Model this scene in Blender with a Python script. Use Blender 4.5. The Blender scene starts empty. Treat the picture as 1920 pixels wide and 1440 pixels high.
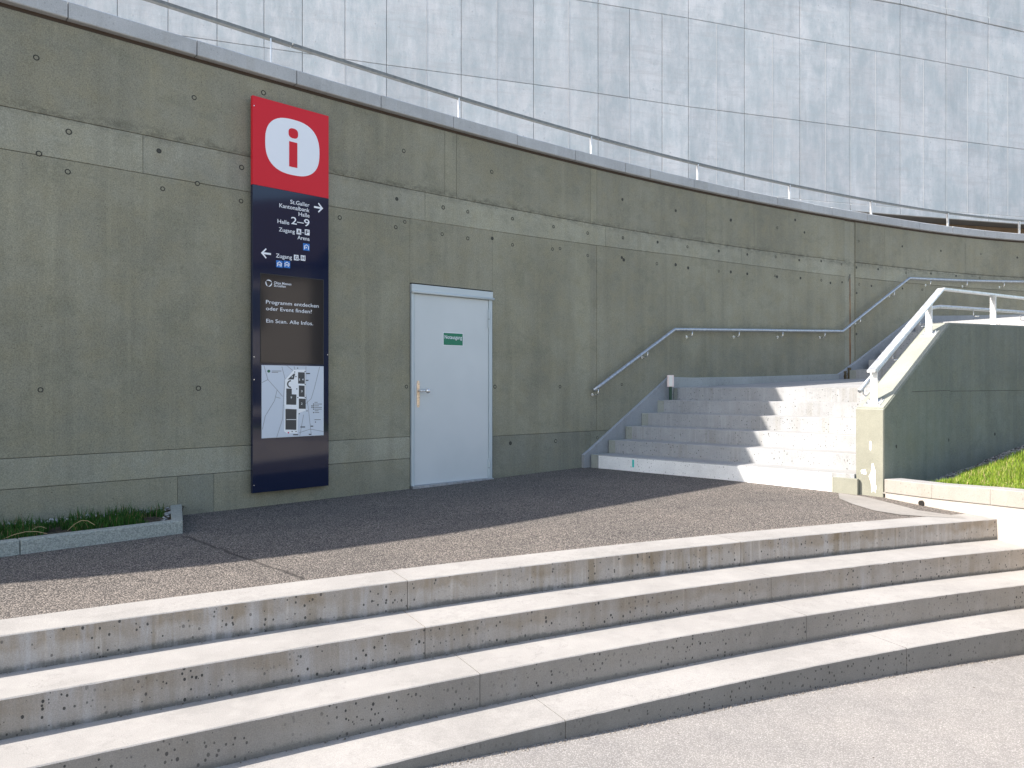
import bpy, bmesh, math, random
import numpy as np
from mathutils import Vector, Matrix
random.seed(7)
R = math.radians
SC = bpy.context.scene
COL = SC.collection

# ------------------------------------------------------------------ camera, world, sun, exposure
EYE = 1.07          # eye height above the upper pavement
F = 1440.0; HZ = 722.0   # focal length and horizon of the survey picture (1920 wide)
cam = bpy.data.cameras.new('camera'); co = bpy.data.objects.new('camera', cam); COL.objects.link(co)
co.location = (0, 0, EYE); co.rotation_euler = (R(90), 0, 0)
cam.sensor_width = 36; cam.lens = 27; cam.shift_y = 2/1920; cam.clip_end = 500; cam.clip_start = 0.05
SC.camera = co
SUND = (1.2, 0.35)   # horizontal shift of a shadow per metre of height
SUN_EL = math.atan(1/math.hypot(*SUND)); SUN_AZ = math.atan2(-SUND[0], -SUND[1])
w = bpy.data.worlds.new('World'); SC.world = w; w.use_nodes = True
nt = w.node_tree; nt.nodes.clear()
sky = nt.nodes.new('ShaderNodeTexSky'); sky.sky_type = 'NISHITA'; sky.sun_disc = False
sky.sun_elevation = SUN_EL; sky.sun_rotation = SUN_AZ % (2*math.pi)
sky.air_density = 1.0; sky.dust_density = 2.2; sky.ozone_density = 0.6; sky.altitude = 600
bg = nt.nodes.new('ShaderNodeBackground'); bg.inputs['Strength'].default_value = 0.15
ow = nt.nodes.new('ShaderNodeOutputWorld')
tint = nt.nodes.new('ShaderNodeMix'); tint.data_type = 'RGBA'; tint.blend_type = 'MULTIPLY'; tint.inputs[0].default_value = 1
tint.inputs[7].default_value = (1.06, 1.0, .92, 1)
nt.links.new(sky.outputs[0], tint.inputs[6]); nt.links.new(tint.outputs[2], bg.inputs[0]); nt.links.new(bg.outputs[0], ow.inputs[0])
sl = bpy.data.lights.new('sun', 'SUN'); sl.energy = 4.3; sl.angle = R(0.53); sl.color = (1.0, 0.92, 0.83)
so = bpy.data.objects.new('sun', sl); COL.objects.link(so)
so.rotation_euler = Vector((-SUND[0], -SUND[1], 1)).normalized().to_track_quat('Z', 'Y').to_euler()
so.location = (-20, -10, 20)
SC.view_settings.view_transform = 'Standard'; SC.view_settings.look = 'None'
SC.view_settings.gamma = 1; SC.view_settings.use_curve_mapping = False
SC.view_settings.exposure = 1.22
SC.cycles.max_bounces = 6; SC.cycles.diffuse_bounces = 4

# ------------------------------------------------------------------ materials
class NT:
    def __init__(s, name):
        s.m = bpy.data.materials.new(name); s.m.use_nodes = True; s.t = s.m.node_tree
        s.t.nodes.clear()
        s.out = s.n('ShaderNodeOutputMaterial'); s.b = s.n('ShaderNodeBsdfPrincipled')
        s.l(s.b.outputs[0], s.out.inputs[0])
        g = s.n('ShaderNodeNewGeometry'); s.pos = g.outputs['Position']; s.nrm = g.outputs['Normal']
    def n(s, k, **kw):
        x = s.t.nodes.new(k)
        for a, b in kw.items(): setattr(x, a, b)
        return x
    def l(s, a, b): s.t.links.new(a, b)
    def mapv(s, sc):
        m = s.n('ShaderNodeMapping'); s.l(s.pos, m.inputs[0]); m.inputs['Scale'].default_value = sc; return m.outputs[0]
    def noise(s, scale, detail=4, rough=.55, stretch=(1, 1, 1)):
        x = s.n('ShaderNodeTexNoise'); s.l(s.mapv(stretch), x.inputs['Vector'])
        x.inputs['Scale'].default_value = scale; x.inputs['Detail'].default_value = detail; x.inputs['Roughness'].default_value = rough
        return x.outputs[0]
    def vor(s, scale, feature='F1', stretch=(1, 1, 1)):
        x = s.n('ShaderNodeTexVoronoi', feature=feature); s.l(s.mapv(stretch), x.inputs['Vector'])
        x.inputs['Scale'].default_value = scale; return x
    def ramp(s, f, a, b, va=0., vb=1.):
        x = s.n('ShaderNodeMapRange'); x.clamp = True; s.l(f, x.inputs[0])
        x.inputs[1].default_value = a; x.inputs[2].default_value = b; x.inputs[3].default_value = va; x.inputs[4].default_value = vb
        return x.outputs[0]
    def math(s, op, a, b=None):
        x = s.n('ShaderNodeMath', operation=op)
        for i, v in enumerate((a, b)):
            if v is None: continue
            if hasattr(v, 'links'): s.l(v, x.inputs[i])
            else: x.inputs[i].default_value = v
        return x.outputs[0]
    def mix(s, f, a, b, mode='MIX'):
        x = s.n('ShaderNodeMix', data_type='RGBA', blend_type=mode)
        for i, v in ((0, f), (6, a), (7, b)):
            if hasattr(v, 'links'): s.l(v, x.inputs[i])
            elif i == 0: x.inputs[0].default_value = v
            else: x.inputs[i].default_value = (*v, 1) if len(v) == 3 else v
        return x.outputs[2]
    def fin(s, col, rough=.9, bump=None, strength=.3, dist=.01, metal=0., spec=.3):
        if hasattr(col, 'links'): s.l(col, s.b.inputs['Base Color'])
        else: s.b.inputs['Base Color'].default_value = (*col, 1)
        if hasattr(rough, 'links'): s.l(rough, s.b.inputs['Roughness'])
        else: s.b.inputs['Roughness'].default_value = rough
        s.b.inputs['Metallic'].default_value = metal; s.b.inputs['Specular IOR Level'].default_value = spec
        if bump is not None:
            x = s.n('ShaderNodeBump'); x.inputs['Strength'].default_value = strength; x.inputs['Distance'].default_value = dist
            s.l(bump, x.inputs['Height']); s.l(x.outputs[0], s.b.inputs['Normal'])
        return s.m

def flat(name, col, rough=.6, metal=0, spec=.5):
    s = NT(name); return s.fin(col, rough, metal=metal, spec=spec)

def shade(c, k): return tuple(v*k for v in c)

def rnd_per_object(s):
    return s.n('ShaderNodeObjectInfo').outputs['Random']

def m_wall(name, base, seed=0.):
    s = NT(name)
    big = s.noise(.9, 5, .6); mid = s.noise(5, 5, .65); st = s.noise(6, 4, .6, (1, 1, .07)); fine = s.noise(120, 3, .75)
    grit = s.vor(95)
    c = s.mix(s.ramp(big, .35, .68), shade(base, .84), shade(base, 1.13))
    c = s.mix(s.ramp(mid, .40, .72, 0, .55), c, (base[0]*1.05, base[1]*.98, base[2]*.83))
    wp = s.noise(2.4, 6, .75, (1, 1, 1.6)); c = s.mix(s.ramp(wp, .52, .62, 0, .4), c, (base[0]*.72, base[1]*.74, base[2]*.72))
    wq_ = s.noise(1.3, 6, .7, (1, 1, .8)); c = s.mix(s.ramp(wq_, .54, .60, 0, .3), c, (base[0]*1.2, base[1]*1.2, base[2]*1.2))
    c = s.mix(s.ramp(st, .46, .74, 0, .42), c, shade(base, .68))
    st2 = s.noise(11, 3, .6, (1, 1, .05))
    c = s.mix(s.ramp(st2, .56, .72, 0, .28), c, (base[0]*1.25, base[1]*1.24, base[2]*1.18))
    c = s.mix(.9, c, s.mix(s.ramp(fine, .3, .7), (.62, .62, .62), (1.34, 1.34, 1.34)), 'MULTIPLY')
    rn = rnd_per_object(s)
    c = s.mix(1, c, s.mix(rn, (.95, .95, .96), (1.05, 1.05, 1.03)), 'MULTIPLY')
    sz = s.n('ShaderNodeSeparateXYZ'); s.l(s.pos, sz.inputs[0])
    dj = s.ramp(s.math('ABSOLUTE', s.math('SUBTRACT', sz.outputs[2], 3.118)), .0, .075, 1, 0)
    c = s.mix(s.math('MULTIPLY', dj, s.ramp(s.noise(8, 6, .8, (1, 1, 2)), .44, .62, 0, .85)), c, shade(base, .42))
    # pores
    v = s.vor(22); cell = s.n('ShaderNodeSeparateColor'); s.l(v.outputs['Color'], cell.inputs[0])
    p = s.math('MULTIPLY', s.math('LESS_THAN', v.outputs['Distance'], .085), s.math('GREATER_THAN', cell.outputs[0], .78))
    c = s.mix(s.math('MULTIPLY', p, .7), c, shade(base, .3))
    h = s.math('ADD', s.math('MULTIPLY', fine, .5), s.math('MULTIPLY', mid, .6))
    h = s.math('SUBTRACT', h, s.math('MULTIPLY', p, 1.2))
    return s.fin(c, .93, h, .35, .006, spec=.15)

def m_building(name, base):
    s = NT(name)
    big = s.noise(.45, 5, .6); mid = s.noise(2.2, 6, .7, (1, 1, .55)); st = s.noise(5, 4, .65, (1, 1, .10)); fine = s.noise(120, 2, .6)
    hz = s.noise(1.6, 5, .75, (.6, .6, 5))
    c = s.mix(s.ramp(big, .3, .7), shade(base, .88), shade(base, 1.06))
    c = s.mix(s.ramp(mid, .40, .62, 0, .85), c, (base[0]*.70, base[1]*.77, base[2]*.79))
    c = s.mix(s.ramp(st, .48, .7, 0, .4), c, shade(base, 1.18))
    dk = s.noise(9, 5, .75, (1, 1, .12)); c = s.mix(s.ramp(dk, .56, .7, 0, .35), c, shade(base, .7))
    sm = s.noise(4, 6, .8, (1, 1, 1)); c = s.mix(s.ramp(sm, .5, .62, 0, .35), c, (base[0]*.70, base[1]*.78, base[2]*.81))
    c = s.mix(s.ramp(hz, .50, .66, 0, .5), c, shade(base, .76))
    c = s.mix(.6, c, s.mix(s.ramp(fine, .3, .7), (.85, .85, .85), (1.15, 1.15, 1.15)), 'MULTIPLY')
    rn = rnd_per_object(s)
    c = s.mix(1, c, s.mix(rn, (.90, .91, .92), (1.04, 1.04, 1.04)), 'MULTIPLY')
    h = s.math('ADD', s.math('MULTIPLY', mid, .8), s.math('MULTIPLY', st, .4))
    return s.fin(c, .9, s.math('ADD', h, s.math('MULTIPLY', sm, .6)), .4, .012, spec=.2)

def m_step(name, base, stain=.7, pores=.9, flecks=.35, vm=(.86, .82, .77), grime=0., pd=.42):
    s = NT(name)
    sn = s.n('ShaderNodeSeparateXYZ'); s.l(s.nrm, sn.inputs[0])
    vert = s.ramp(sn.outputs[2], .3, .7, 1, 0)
    big = s.noise(1.6, 5, .6); mid = s.noise(9, 5, .65); fine = s.noise(230, 2, .6)
    st = s.noise(9, 4, .6, (1, 1, .05)); st2 = s.noise(23, 3, .6, (1, 1, .04)); region = s.noise(1.1, 2)
    c = s.mix(s.ramp(big, .35, .68), shade(base, .88), shade(base, 1.08))
    c = s.mix(s.ramp(mid, .5, .72, 0, .5), c, shade(base, 1.14))
    f = s.math('MULTIPLY', s.math('MULTIPLY', s.ramp(st, .50, .64, 0, stain), s.ramp(region, .4, .55, .35, 1)), vert)
    c = s.mix(f, c, (base[0]*.62, base[1]*.55, base[2]*.42))
    f2 = s.math('MULTIPLY', s.ramp(st2, .56, .66, 0, stain*.8), vert)
    c = s.mix(f2, c, (min(1, base[0]*1.35), min(1, base[1]*1.34), min(1, base[2]*1.34)))
    # vm paints shade balance against sunlit treads into vertical faces; foot riser also dirtier
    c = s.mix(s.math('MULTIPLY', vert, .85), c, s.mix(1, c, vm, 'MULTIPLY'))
    if grime:
        sz = s.n('ShaderNodeSeparateXYZ'); s.l(s.pos, sz.inputs[0])
        fr = s.math('FRACT', s.math('DIVIDE', s.math('ADD', sz.outputs[2], 1.6285), .1625))
        jag = s.noise(60, 5, .8, (1, 1, .6)); jag2 = s.noise(7, 4, .6, (1, 1, .1)); blot = s.noise(3.2, 5, .6)
        g = s.math('SUBTRACT', s.math('MULTIPLY', s.math('ADD', s.math('MULTIPLY', jag, .5), s.math('MULTIPLY', blot, .6)), .52), s.math('ADD', fr, .08))
        c = s.mix(s.math('MULTIPLY', s.ramp(g, .0, .11, 0, grime), vert), c, (base[0]*.25, base[1]*.27, base[2]*.27))
        g2 = s.math('SUBTRACT', fr, s.math('MULTIPLY', jag2, 1.1))
        c = s.mix(s.math('MULTIPLY', s.ramp(g2, -.08, .12, 0, stain*1.1), s.math('MULTIPLY', vert, s.ramp(blot, .4, .6, .25, 1))), c, s.mix(1, c, (.70, .62, .50), 'MULTIPLY'))
        wv = s.noise(13, 4, .6, (1, 1, .12)); wr = s.noise(1.0, 3, .5); c = s.mix(s.math('MULTIPLY', s.math('MULTIPLY', s.ramp(wv, .48, .66, 0, stain*.75), s.ramp(wr, .46, .58)), vert), c, (base[0]*1.35, base[1]*1.40, base[2]*1.52))
    v = s.vor(52, stretch=(1, 1, .75)); cell = s.n('ShaderNodeSeparateColor'); s.l(v.outputs['Color'], cell.inputs[0])
    rad = s.math('MULTIPLY', cell.outputs[1], .34)
    p = s.math('MULTIPLY', s.math('LESS_THAN', v.outputs['Distance'], rad), s.math('GREATER_THAN', cell.outputs[0], pd))
    p = s.math('MULTIPLY', s.math('MULTIPLY', p, vert), s.ramp(s.noise(2.3, 3), .40, .55, .3, 1))
    c = s.mix(s.math('MULTIPLY', p, pores), c, shade(base, .17))
    # hairline cracks and scuffs on the treads
    hl = s.noise(2.2, 6, .7); hk = s.ramp(s.math('ABSOLUTE', s.math('SUBTRACT', hl, .5)), .0, .006, 1, 0)
    c = s.mix(s.math('MULTIPLY', s.math('MULTIPLY', hk, s.ramp(s.noise(1.7, 2), .5, .6)), .45), c, shade(base, .45))
    sc_ = s.noise(4, 6, .8, (1, 1, 1)); hor = s.math('SUBTRACT', 1., vert)
    c = s.mix(s.math('MULTIPLY', s.ramp(sc_, .54, .62, 0, flecks), hor), c, shade(base, .72))
    c = s.mix(.8, c, s.mix(s.ramp(fine, .3, .7), (.8, .8, .8), (1.2, 1.2, 1.2)), 'MULTIPLY')
    h = s.math('ADD', s.math('MULTIPLY', fine, .5), s.math('MULTIPLY', mid, .5))
    h = s.math('SUBTRACT', h, s.math('MULTIPLY', p, 1.5))
    return s.fin(c, .9, h, .4, .006, spec=.2)

def m_asphalt(name, base, light, scale=85, bump=.9, dist=.012, crack=False, wear=.5, groove=.45):
    s = NT(name)
    v = s.vor(scale); v2 = s.vor(scale*1.9)
    cell = s.n('ShaderNodeSeparateColor'); s.l(v.outputs['Color'], cell.inputs[0])
    big = s.noise(.7, 5, .6); mid = s.noise(6, 4, .6)
    stone = s.mix(cell.outputs[0], shade(base, .75), light)
    c = s.mix(s.ramp(v.outputs['Distance'], .25, .62), stone, shade(base, groove))
    c = s.mix(s.ramp(big, .38, .62, 0, wear), c, s.mix(1, c, (1.4, 1.35, 1.3), 'MULTIPLY'))
    c = s.mix(s.ramp(mid, .4, .7, 0, .5), c, s.mix(1, c, (.8, .8, .82), 'MULTIPLY'))
    h = s.math('ADD', s.ramp(v.outputs['Distance'], .0, .6, 1, 0), s.math('MULTIPLY', v2.outputs['Distance'], -.3))
    if crack:
        # old paving seam running from the planter to the steps
        sx = s.n('ShaderNodeSeparateXYZ'); s.l(s.pos, sx.inputs[0])
        wob = s.math('MULTIPLY', s.math('SUBTRACT', s.noise(5, 4), .5), .09)
        (x0, y0), (x1, y1) = crack; L = math.hypot(x1-x0, y1-y0); nx, ny = -(y1-y0)/L, (x1-x0)/L
        d = s.math('ADD', s.math('ADD', s.math('MULTIPLY', sx.outputs[0], nx), s.math('MULTIPLY', sx.outputs[1], ny)), -(x0*nx+y0*ny))
        d = s.math('ABSOLUTE', s.math('ADD', d, wob))
        tt = s.math('ADD', s.math('MULTIPLY', sx.outputs[0], -ny*-1), 0)
        k = s.ramp(d, .004, .018, 1, 0)
        al = s.math('ADD', s.math('ADD', s.math('MULTIPLY', sx.outputs[0], (x1-x0)/L), s.math('MULTIPLY', sx.outputs[1], (y1-y0)/L)), -(x0*(x1-x0)/L+y0*(y1-y0)/L))
        k = s.math('MULTIPLY', k, s.math('MULTIPLY', s.math('GREATER_THAN', al, 0.), s.math('LESS_THAN', al, L)))
        c = s.mix(s.math('MULTIPLY', k, .7), c, shade(base, .3)); h = s.math('SUBTRACT', h, s.math('MULTIPLY', k, 2.))
    return s.fin(c, .95, h, bump, dist, spec=.04)

def m_metal(name, col, rough, sp=40):
    s = NT(name); n = s.noise(sp, 3, .6)
    c = s.mix(s.ramp(n, .35, .65), shade(col, .8), shade(col, 1.15))
    return s.fin(c, s.ramp(n, .3, .7, rough-.08, rough+.1), metal=.75, spec=.5)

def m_speck(name, a, b, scale, rough=.85, bump=.5, dist=.006):
    s = NT(name); v = s.vor(scale); cell = s.n('ShaderNodeSeparateColor'); s.l(v.outputs['Color'], cell.inputs[0])
    return s.fin(s.mix(cell.outputs[0], a, b), rough, s.noise(scale*.7, 3), bump, dist)

WALL = (.272, .263, .204)
M_wall = m_wall('wall_concrete', WALL)
M_band = m_wall('wall_concrete_pale', (.312, .306, .246))
M_dark = m_wall('wall_concrete_dark', (.24, .24, .195))
M_core = flat('wall_core', (.05, .048, .04), .95)
M_gapstrip = flat('shadow_gap_brown', (.06, .042, .03), .8)  # dark colour for the shaded gap below the coping
M_cope = m_step('coping_concrete', (.50, .53, .56), .15, .2, .1)
M_bld = m_building('pale_concrete', (.66, .67, .685))
M_bldj = flat('joint_filler', (.22, .23, .24), .9)
M_bldf = flat('seam_ridge', (.66, .67, .68), .9)
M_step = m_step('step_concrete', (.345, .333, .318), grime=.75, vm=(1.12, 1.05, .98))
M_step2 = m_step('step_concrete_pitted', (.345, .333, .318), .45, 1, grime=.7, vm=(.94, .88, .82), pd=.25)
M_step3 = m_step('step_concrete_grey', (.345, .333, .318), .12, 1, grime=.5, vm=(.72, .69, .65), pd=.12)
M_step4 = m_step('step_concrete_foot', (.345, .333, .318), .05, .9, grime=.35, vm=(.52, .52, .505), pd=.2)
M_stair = m_step('stair_concrete', (.35, .352, .352), .35, .8, .1, vm=(.97, .99, 1.02))
M_stairw = m_step('stair_whitewash', (.78, .78, .77), .02, .6, .05, vm=(1, 1, 1))
M_stringer = m_step('stringer_render', (.36, .385, .42), .1, .2, .1)
M_edge = m_step('edge_block_concrete', (.36, .39, .37), .2, .3, .1)
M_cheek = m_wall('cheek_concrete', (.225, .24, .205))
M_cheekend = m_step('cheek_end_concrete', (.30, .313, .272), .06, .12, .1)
M_kerbw = m_step('kerb_concrete', (.345, .337, .325), .12, .35, .15)
M_kerbwh = m_step('kerb_whitewash', (.45, .44, .425), .05, .2, .1)
M_asph = m_asphalt('asphalt', (.150, .141, .135), (.44, .395, .352), 125, .35, .006, crack=((-2.38, 5.55), (-1.15, 4.25)))
M_lower = m_asphalt('pale_asphalt', (.32, .308, .295), (.44, .427, .41), 150, .25, .004, wear=.3, groove=.72)
M_terr = m_asphalt('terrace_asphalt', (.30, .29, .27), (.36, .35, .33), 40, .3)
M_granite = m_speck('granite', (.25, .27, .25), (.44, .46, .42), 140, .8, .9, .01)
M_galv = m_metal('galvanised_steel', (.46, .49, .53), .42, 30)
M_galvl = m_metal('galvanised_flat_bar', (.72, .74, .76), .5, 12)
M_stain = m_metal('stainless_steel', (.75, .75, .74), .22, 60)
M_brass = m_metal('brushed_bronze_plate', (.85, .66, .50), .35, 50)
M_red = flat('sign_red', (.62, .012, .024), .45, spec=.35)
M_navy = flat('sign_navy', (.008, .014, .040), .06, spec=.5)
M_navyf = flat('sign_navy_frame', (.006, .009, .024), .1, spec=.5)
M_screen = flat('screen_black', (.022, .020, .021), .07, spec=.5)
M_white = flat('print_white', (.80, .83, .88), .5)
M_map = flat('map_paper', (.60, .66, .74), .25)
M_mapw = flat('map_print_white', (.86, .88, .90), .35)
M_mapd = flat('map_print_dark', (.05, .055, .06), .4)
M_mapl = flat('map_print_line', (.16, .17, .19), .4)
M_blue = flat('parking_blue', (.01, .16, .55), .4)
M_green = flat('notice_green', (.0, .17, .09), .4)
M_greendot = flat('map_green', (.01, .12, .06), .4)
M_pinkdot = flat('map_pink', (.6, .05, .12), .4)
M_doorf = flat('door_frame_paint', (.50, .56, .58), .45)
s = NT('door_paint'); M_door = s.fin(s.mix(s.ramp(s.noise(1.2, 3), .35, .65), (.55, .59, .60), (.60, .635, .645)), .42, s.noise(300, 1), .05, .002, spec=.4)
M_black = flat('black_plastic', (.015, .014, .013), .5)
M_postgreen = flat('post_green', (.012, .05, .03), .5)
M_postlamp = flat('post_plate', (.85, .70, .66), .5)
M_rust = NT('rust_stain')
M_rust = M_rust.fin(M_rust.mix(M_rust.ramp(M_rust.noise(30, 4, .6, (1, 1, .1)), .35, .65), (.10, .045, .02), (.30, .14, .06)), .95)
M_rustb = NT('brown_run'); M_rustb = M_rustb.fin(M_rustb.mix(M_rustb.ramp(M_rustb.noise(40, 4, .6, (1, 1, .08)), .42, .6), (.055, .032, .012), (.19, .15, .09)), .95)
M_teal = flat('teal_paint', (.03, .55, .50), .6)
M_chalk = flat('flaked_whitewash', (.80, .79, .74), .8)
M_soil = m_speck('soil', (.035, .028, .02), (.10, .085, .06), 60, .95, .9, .02)
def m_grass(name, a, b, dry):
    s = NT(name); rn = s.n('ShaderNodeNewGeometry').outputs['Random Per Island']
    c = s.mix(rn, a, b); c = s.mix(s.math('GREATER_THAN', rn, .9), c, dry)
    s.b.inputs['Transmission Weight'].default_value = 0
    m = s.fin(c, .6, spec=.3)
    tr = s.n('ShaderNodeBsdfTranslucent'); s.l(c, tr.inputs[0]); mx = s.n('ShaderNodeMixShader'); mx.inputs[0].default_value = .35
    s.l(s.b.outputs[0], mx.inputs[1]); s.l(tr.outputs[0], mx.inputs[2]); s.l(mx.outputs[0], s.out.inputs[0])
    return m
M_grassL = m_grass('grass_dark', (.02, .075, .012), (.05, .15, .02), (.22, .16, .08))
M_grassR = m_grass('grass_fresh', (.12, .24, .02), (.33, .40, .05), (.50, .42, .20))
M_dry = flat('dry_stalk', (.40, .30, .17), .8)
def m_isl(name, a, b):
    s = NT(name); rn = s.n('ShaderNodeNewGeometry').outputs['Random Per Island']; return s.fin(s.mix(rn, a, b), .85)
M_peb = m_isl('pebbles', (.12, .12, .12), (.52, .52, .50))
M_grav = m_isl('gravel', (.07, .065, .06), (.40, .38, .35))
M_skirt = m_step('cement_skirt', (.30, .285, .265), .1, .3, .4)
M_gritm = m_isl('grit', (.10, .085, .07), (.34, .31, .28))
M_brown = m_step('brown_render', (.42, .33, .24), .3, .1, .1)
M_plaster = flat('far_plaster', (.31, .295, .285), .8); M_roof = flat('far_roof', (.07, .05, .045), .8); M_glass = flat('far_glass', (.02, .03, .04), .05)

# ------------------------------------------------------------------ object helpers
def mesh_obj(name, verts, faces, mat, parent=None, smooth=False, mats=None):
    me = bpy.data.meshes.new(name); me.from_pydata([tuple(map(float, v)) for v in verts], [], faces); me.update()
    bm = bmesh.new(); bm.from_mesh(me); bmesh.ops.recalc_face_normals(bm, faces=bm.faces); bm.to_mesh(me); bm.free()
    me.materials.append(mat)
    if smooth:
        for p in me.polygons: p.use_smooth = True
    o = bpy.data.objects.new(name, me); COL.objects.link(o)
    if parent: o.parent = parent
    return o
def bm_obj(name, bm, mat, parent=None, smooth=False):
    me = bpy.data.meshes.new(name); bm.to_mesh(me); bm.free(); me.materials.append(mat)
    if smooth:
        for p in me.polygons: p.use_smooth = True
    o = bpy.data.objects.new(name, me); COL.objects.link(o)
    if parent: o.parent = parent
    return o
def tag(o, label=None, cat=None, group=None, kind=None):
    if label: o['label'] = label
    if cat: o['category'] = cat
    if group: o['group'] = group
    if kind: o['kind'] = kind
    return o
def empty(name, loc, rz, label, cat, group=None):
    o = bpy.data.objects.new(name, None); COL.objects.link(o); o.location = loc; o.rotation_euler = (0, 0, rz)
    o.empty_display_size = .2
    return tag(o, label, cat, group)
def box(bm, x0, x1, y0, y1, z0, z1, bev=0.):
    vs = [bm.verts.new((x, y, z)) for x in (x0, x1) for y in (y0, y1) for z in (z0, z1)]
    fs = [(0, 1, 3, 2), (4, 6, 7, 5), (0, 4, 5, 1), (2, 3, 7, 6), (0, 2, 6, 4), (1, 5, 7, 3)]
    faces = [bm.faces.new([vs[i] for i in f]) for f in fs]
    if bev:
        es = list({e for f in faces for e in f.edges})
        bmesh.ops.bevel(bm, geom=es, offset=bev, segments=2, affect='EDGES', profile=.5)
def boxo(name, parent, mat, x0, x1, y0, y1, z0, z1, bev=0.):
    bm = bmesh.new(); box(bm, x0, x1, y0, y1, z0, z1, bev); return bm_obj(name, bm, mat, parent)
def prism(name, pts, z0, z1, mat, parent=None, bev=0.):
    """vertical prism; z0/z1 numbers or per-vertex lists"""
    n = len(pts); a = z0 if isinstance(z0, (list, tuple)) else [z0]*n; b = z1 if isinstance(z1, (list, tuple)) else [z1]*n
    v = [(p[0], p[1], a[i]) for i, p in enumerate(pts)] + [(p[0], p[1], b[i]) for i, p in enumerate(pts)]
    f = [tuple(range(n)), tuple(range(n, 2*n))] + [(i, (i+1) % n, n+(i+1) % n, n+i) for i in range(n)]
    o = mesh_obj(name, v, f, mat, parent)
    if bev:
        bm = bmesh.new(); bm.from_mesh(o.data); bmesh.ops.bevel(bm, geom=list(bm.edges), offset=bev, segments=2, affect='EDGES', profile=.5)
        bm.to_mesh(o.data); bm.free()
    return o
def tube(bm, pts, r, seg=12, caps=True):
    pts = [Vector(p) for p in pts]; rings = []
    for i, p in enumerate(pts):
        d = (pts[min(i+1, len(pts)-1)] - pts[max(i-1, 0)]).normalized()
        up = Vector((0, 0, 1)) if abs(d.z) < .95 else Vector((0, 1, 0))
        a = d.cross(up).normalized(); b = a.cross(d).normalized()
        rings.append([bm.verts.new(p + r*(math.cos(t)*a + math.sin(t)*b)) for t in [2*math.pi*k/seg for k in range(seg)]])
    for i in range(len(rings)-1):
        for k in range(seg): bm.faces.new([rings[i][k], rings[i][(k+1) % seg], rings[i+1][(k+1) % seg], rings[i+1][k]])
    if caps: bm.faces.new(rings[0][::-1]); bm.faces.new(rings[-1])
def strip(bm, pts, w, h):
    """flat bar swept along pts: width w sideways, height h (vertical), pts = centre of its top"""
    pts = [Vector(p) for p in pts]; rings = []
    for i, p in enumerate(pts):
        d0 = (p-pts[i-1]) if i else (pts[1]-p); d1 = (pts[i+1]-p) if i < len(pts)-1 else d0
        d0 = Vector((d0.x, d0.y, 0)).normalized(); d1 = Vector((d1.x, d1.y, 0)).normalized(); d = (d0+d1).normalized()
        k = 1/max(.5, d.dot(d0)); s_ = Vector((-d.y, d.x, 0))*w/2*k
        rings.append([bm.verts.new(q) for q in (p+s_, p-s_, p-s_-Vector((0, 0, h)), p+s_-Vector((0, 0, h)))])
    for i in range(len(rings)-1):
        for k in range(4): bm.faces.new([rings[i][k], rings[i][(k+1) % 4], rings[i+1][(k+1) % 4], rings[i+1][k]])
    bm.faces.new(rings[0][::-1]); bm.faces.new(rings[-1])

# ------------------------------------------------------------------ survey: curves of the place
WC = [-1.82527289e-05, 2.74531553e-04, -8.42784016e-04, -2.51647354e-02, 8.37718063e-01, 8.88556295e+00]
def wallY(X):
    if X < -7.5: return wallY(-7.5) + (X+7.5)*.62
    if X > 11: return wallY(11) + (X-11)*(wallY(11)-wallY(10.9))/.1*.9
    y = 0.
    for c in WC: y = y*X + c
    return y
def walln(X):
    s_ = (wallY(X+.05)-wallY(X-.05))/.1; l = math.hypot(1, s_); return (s_/l, -1/l), (1/l, s_/l)
def W(X, off=0., z=0.):
    n, t = walln(X); return (X+n[0]*off, wallY(X)+n[1]*off, z)
def wx(px, off=0.):
    """X on the wall curve seen at picture column px"""
    lo, hi = -9., 16.; k = (px-960)/F
    for _ in range(50):
        m = (lo+hi)/2; p = W(m, off)
        if p[0]/p[1] < k if p[1] > 0 else True: lo = m
        else: hi = m
    return (lo+hi)/2
def wz(px, py, off=0.):
    X = wx(px, off); return X, EYE-(py-HZ)*W(X, off)[1]/F
def on(px, Y, py=None):
    return ((px-960)/F*Y, Y, None if py is None else EYE-(py-HZ)*Y/F)
def lerp(x, xs, ys):
    return float(np.interp(x, xs, ys))

def slab(name, parent, X0, X1, z0, z1, off0, off1, mat, gap=.004, ch=.004, step=.16, pt=W, jit=0.):
    """curved slab following the wall; front edges chamfered"""
    z0f = z0 if callable(z0) else (lambda X: z0); z1f = z1 if callable(z1) else (lambda X: z1)
    X0 += gap*.75; X1 -= gap*.75; n = max(1, int((X1-X0)/step)); v = []; f = []
    for i in range(n+1):
        X = X0+(X1-X0)*i/n; a = z0f(X)+gap; b = z1f(X)-gap; j1 = random.gauss(0, jit); cj = ch+(abs(random.gauss(0, jit*1.5))+(jit*random.uniform(2, 4.5) if jit and random.random() < .02 else 0))
        for (o_, z) in ((off0, a), (off1-ch, a), (off1, a+ch), (off1+j1*.5, b-cj), (off1-cj, b+j1*.3), (off0, b)): v.append(pt(X, o_, z))
    for i in range(n):
        for k in range(6): f.append((i*6+k, i*6+(k+1) % 6, i*6+6+(k+1) % 6, i*6+6+k))
    f.append(tuple(range(6))); f.append(tuple(range(n*6, n*6+6)))
    return mesh_obj(name, v, f, mat, parent)

def n1(X): return 4.508+.5105*X-.023*X*X
def S1(X, off=0., z=0.):
    s_ = .5105-.046*X; l = math.hypot(1, s_); return (X+s_/l*off, n1(X)-off/l, z)

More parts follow.
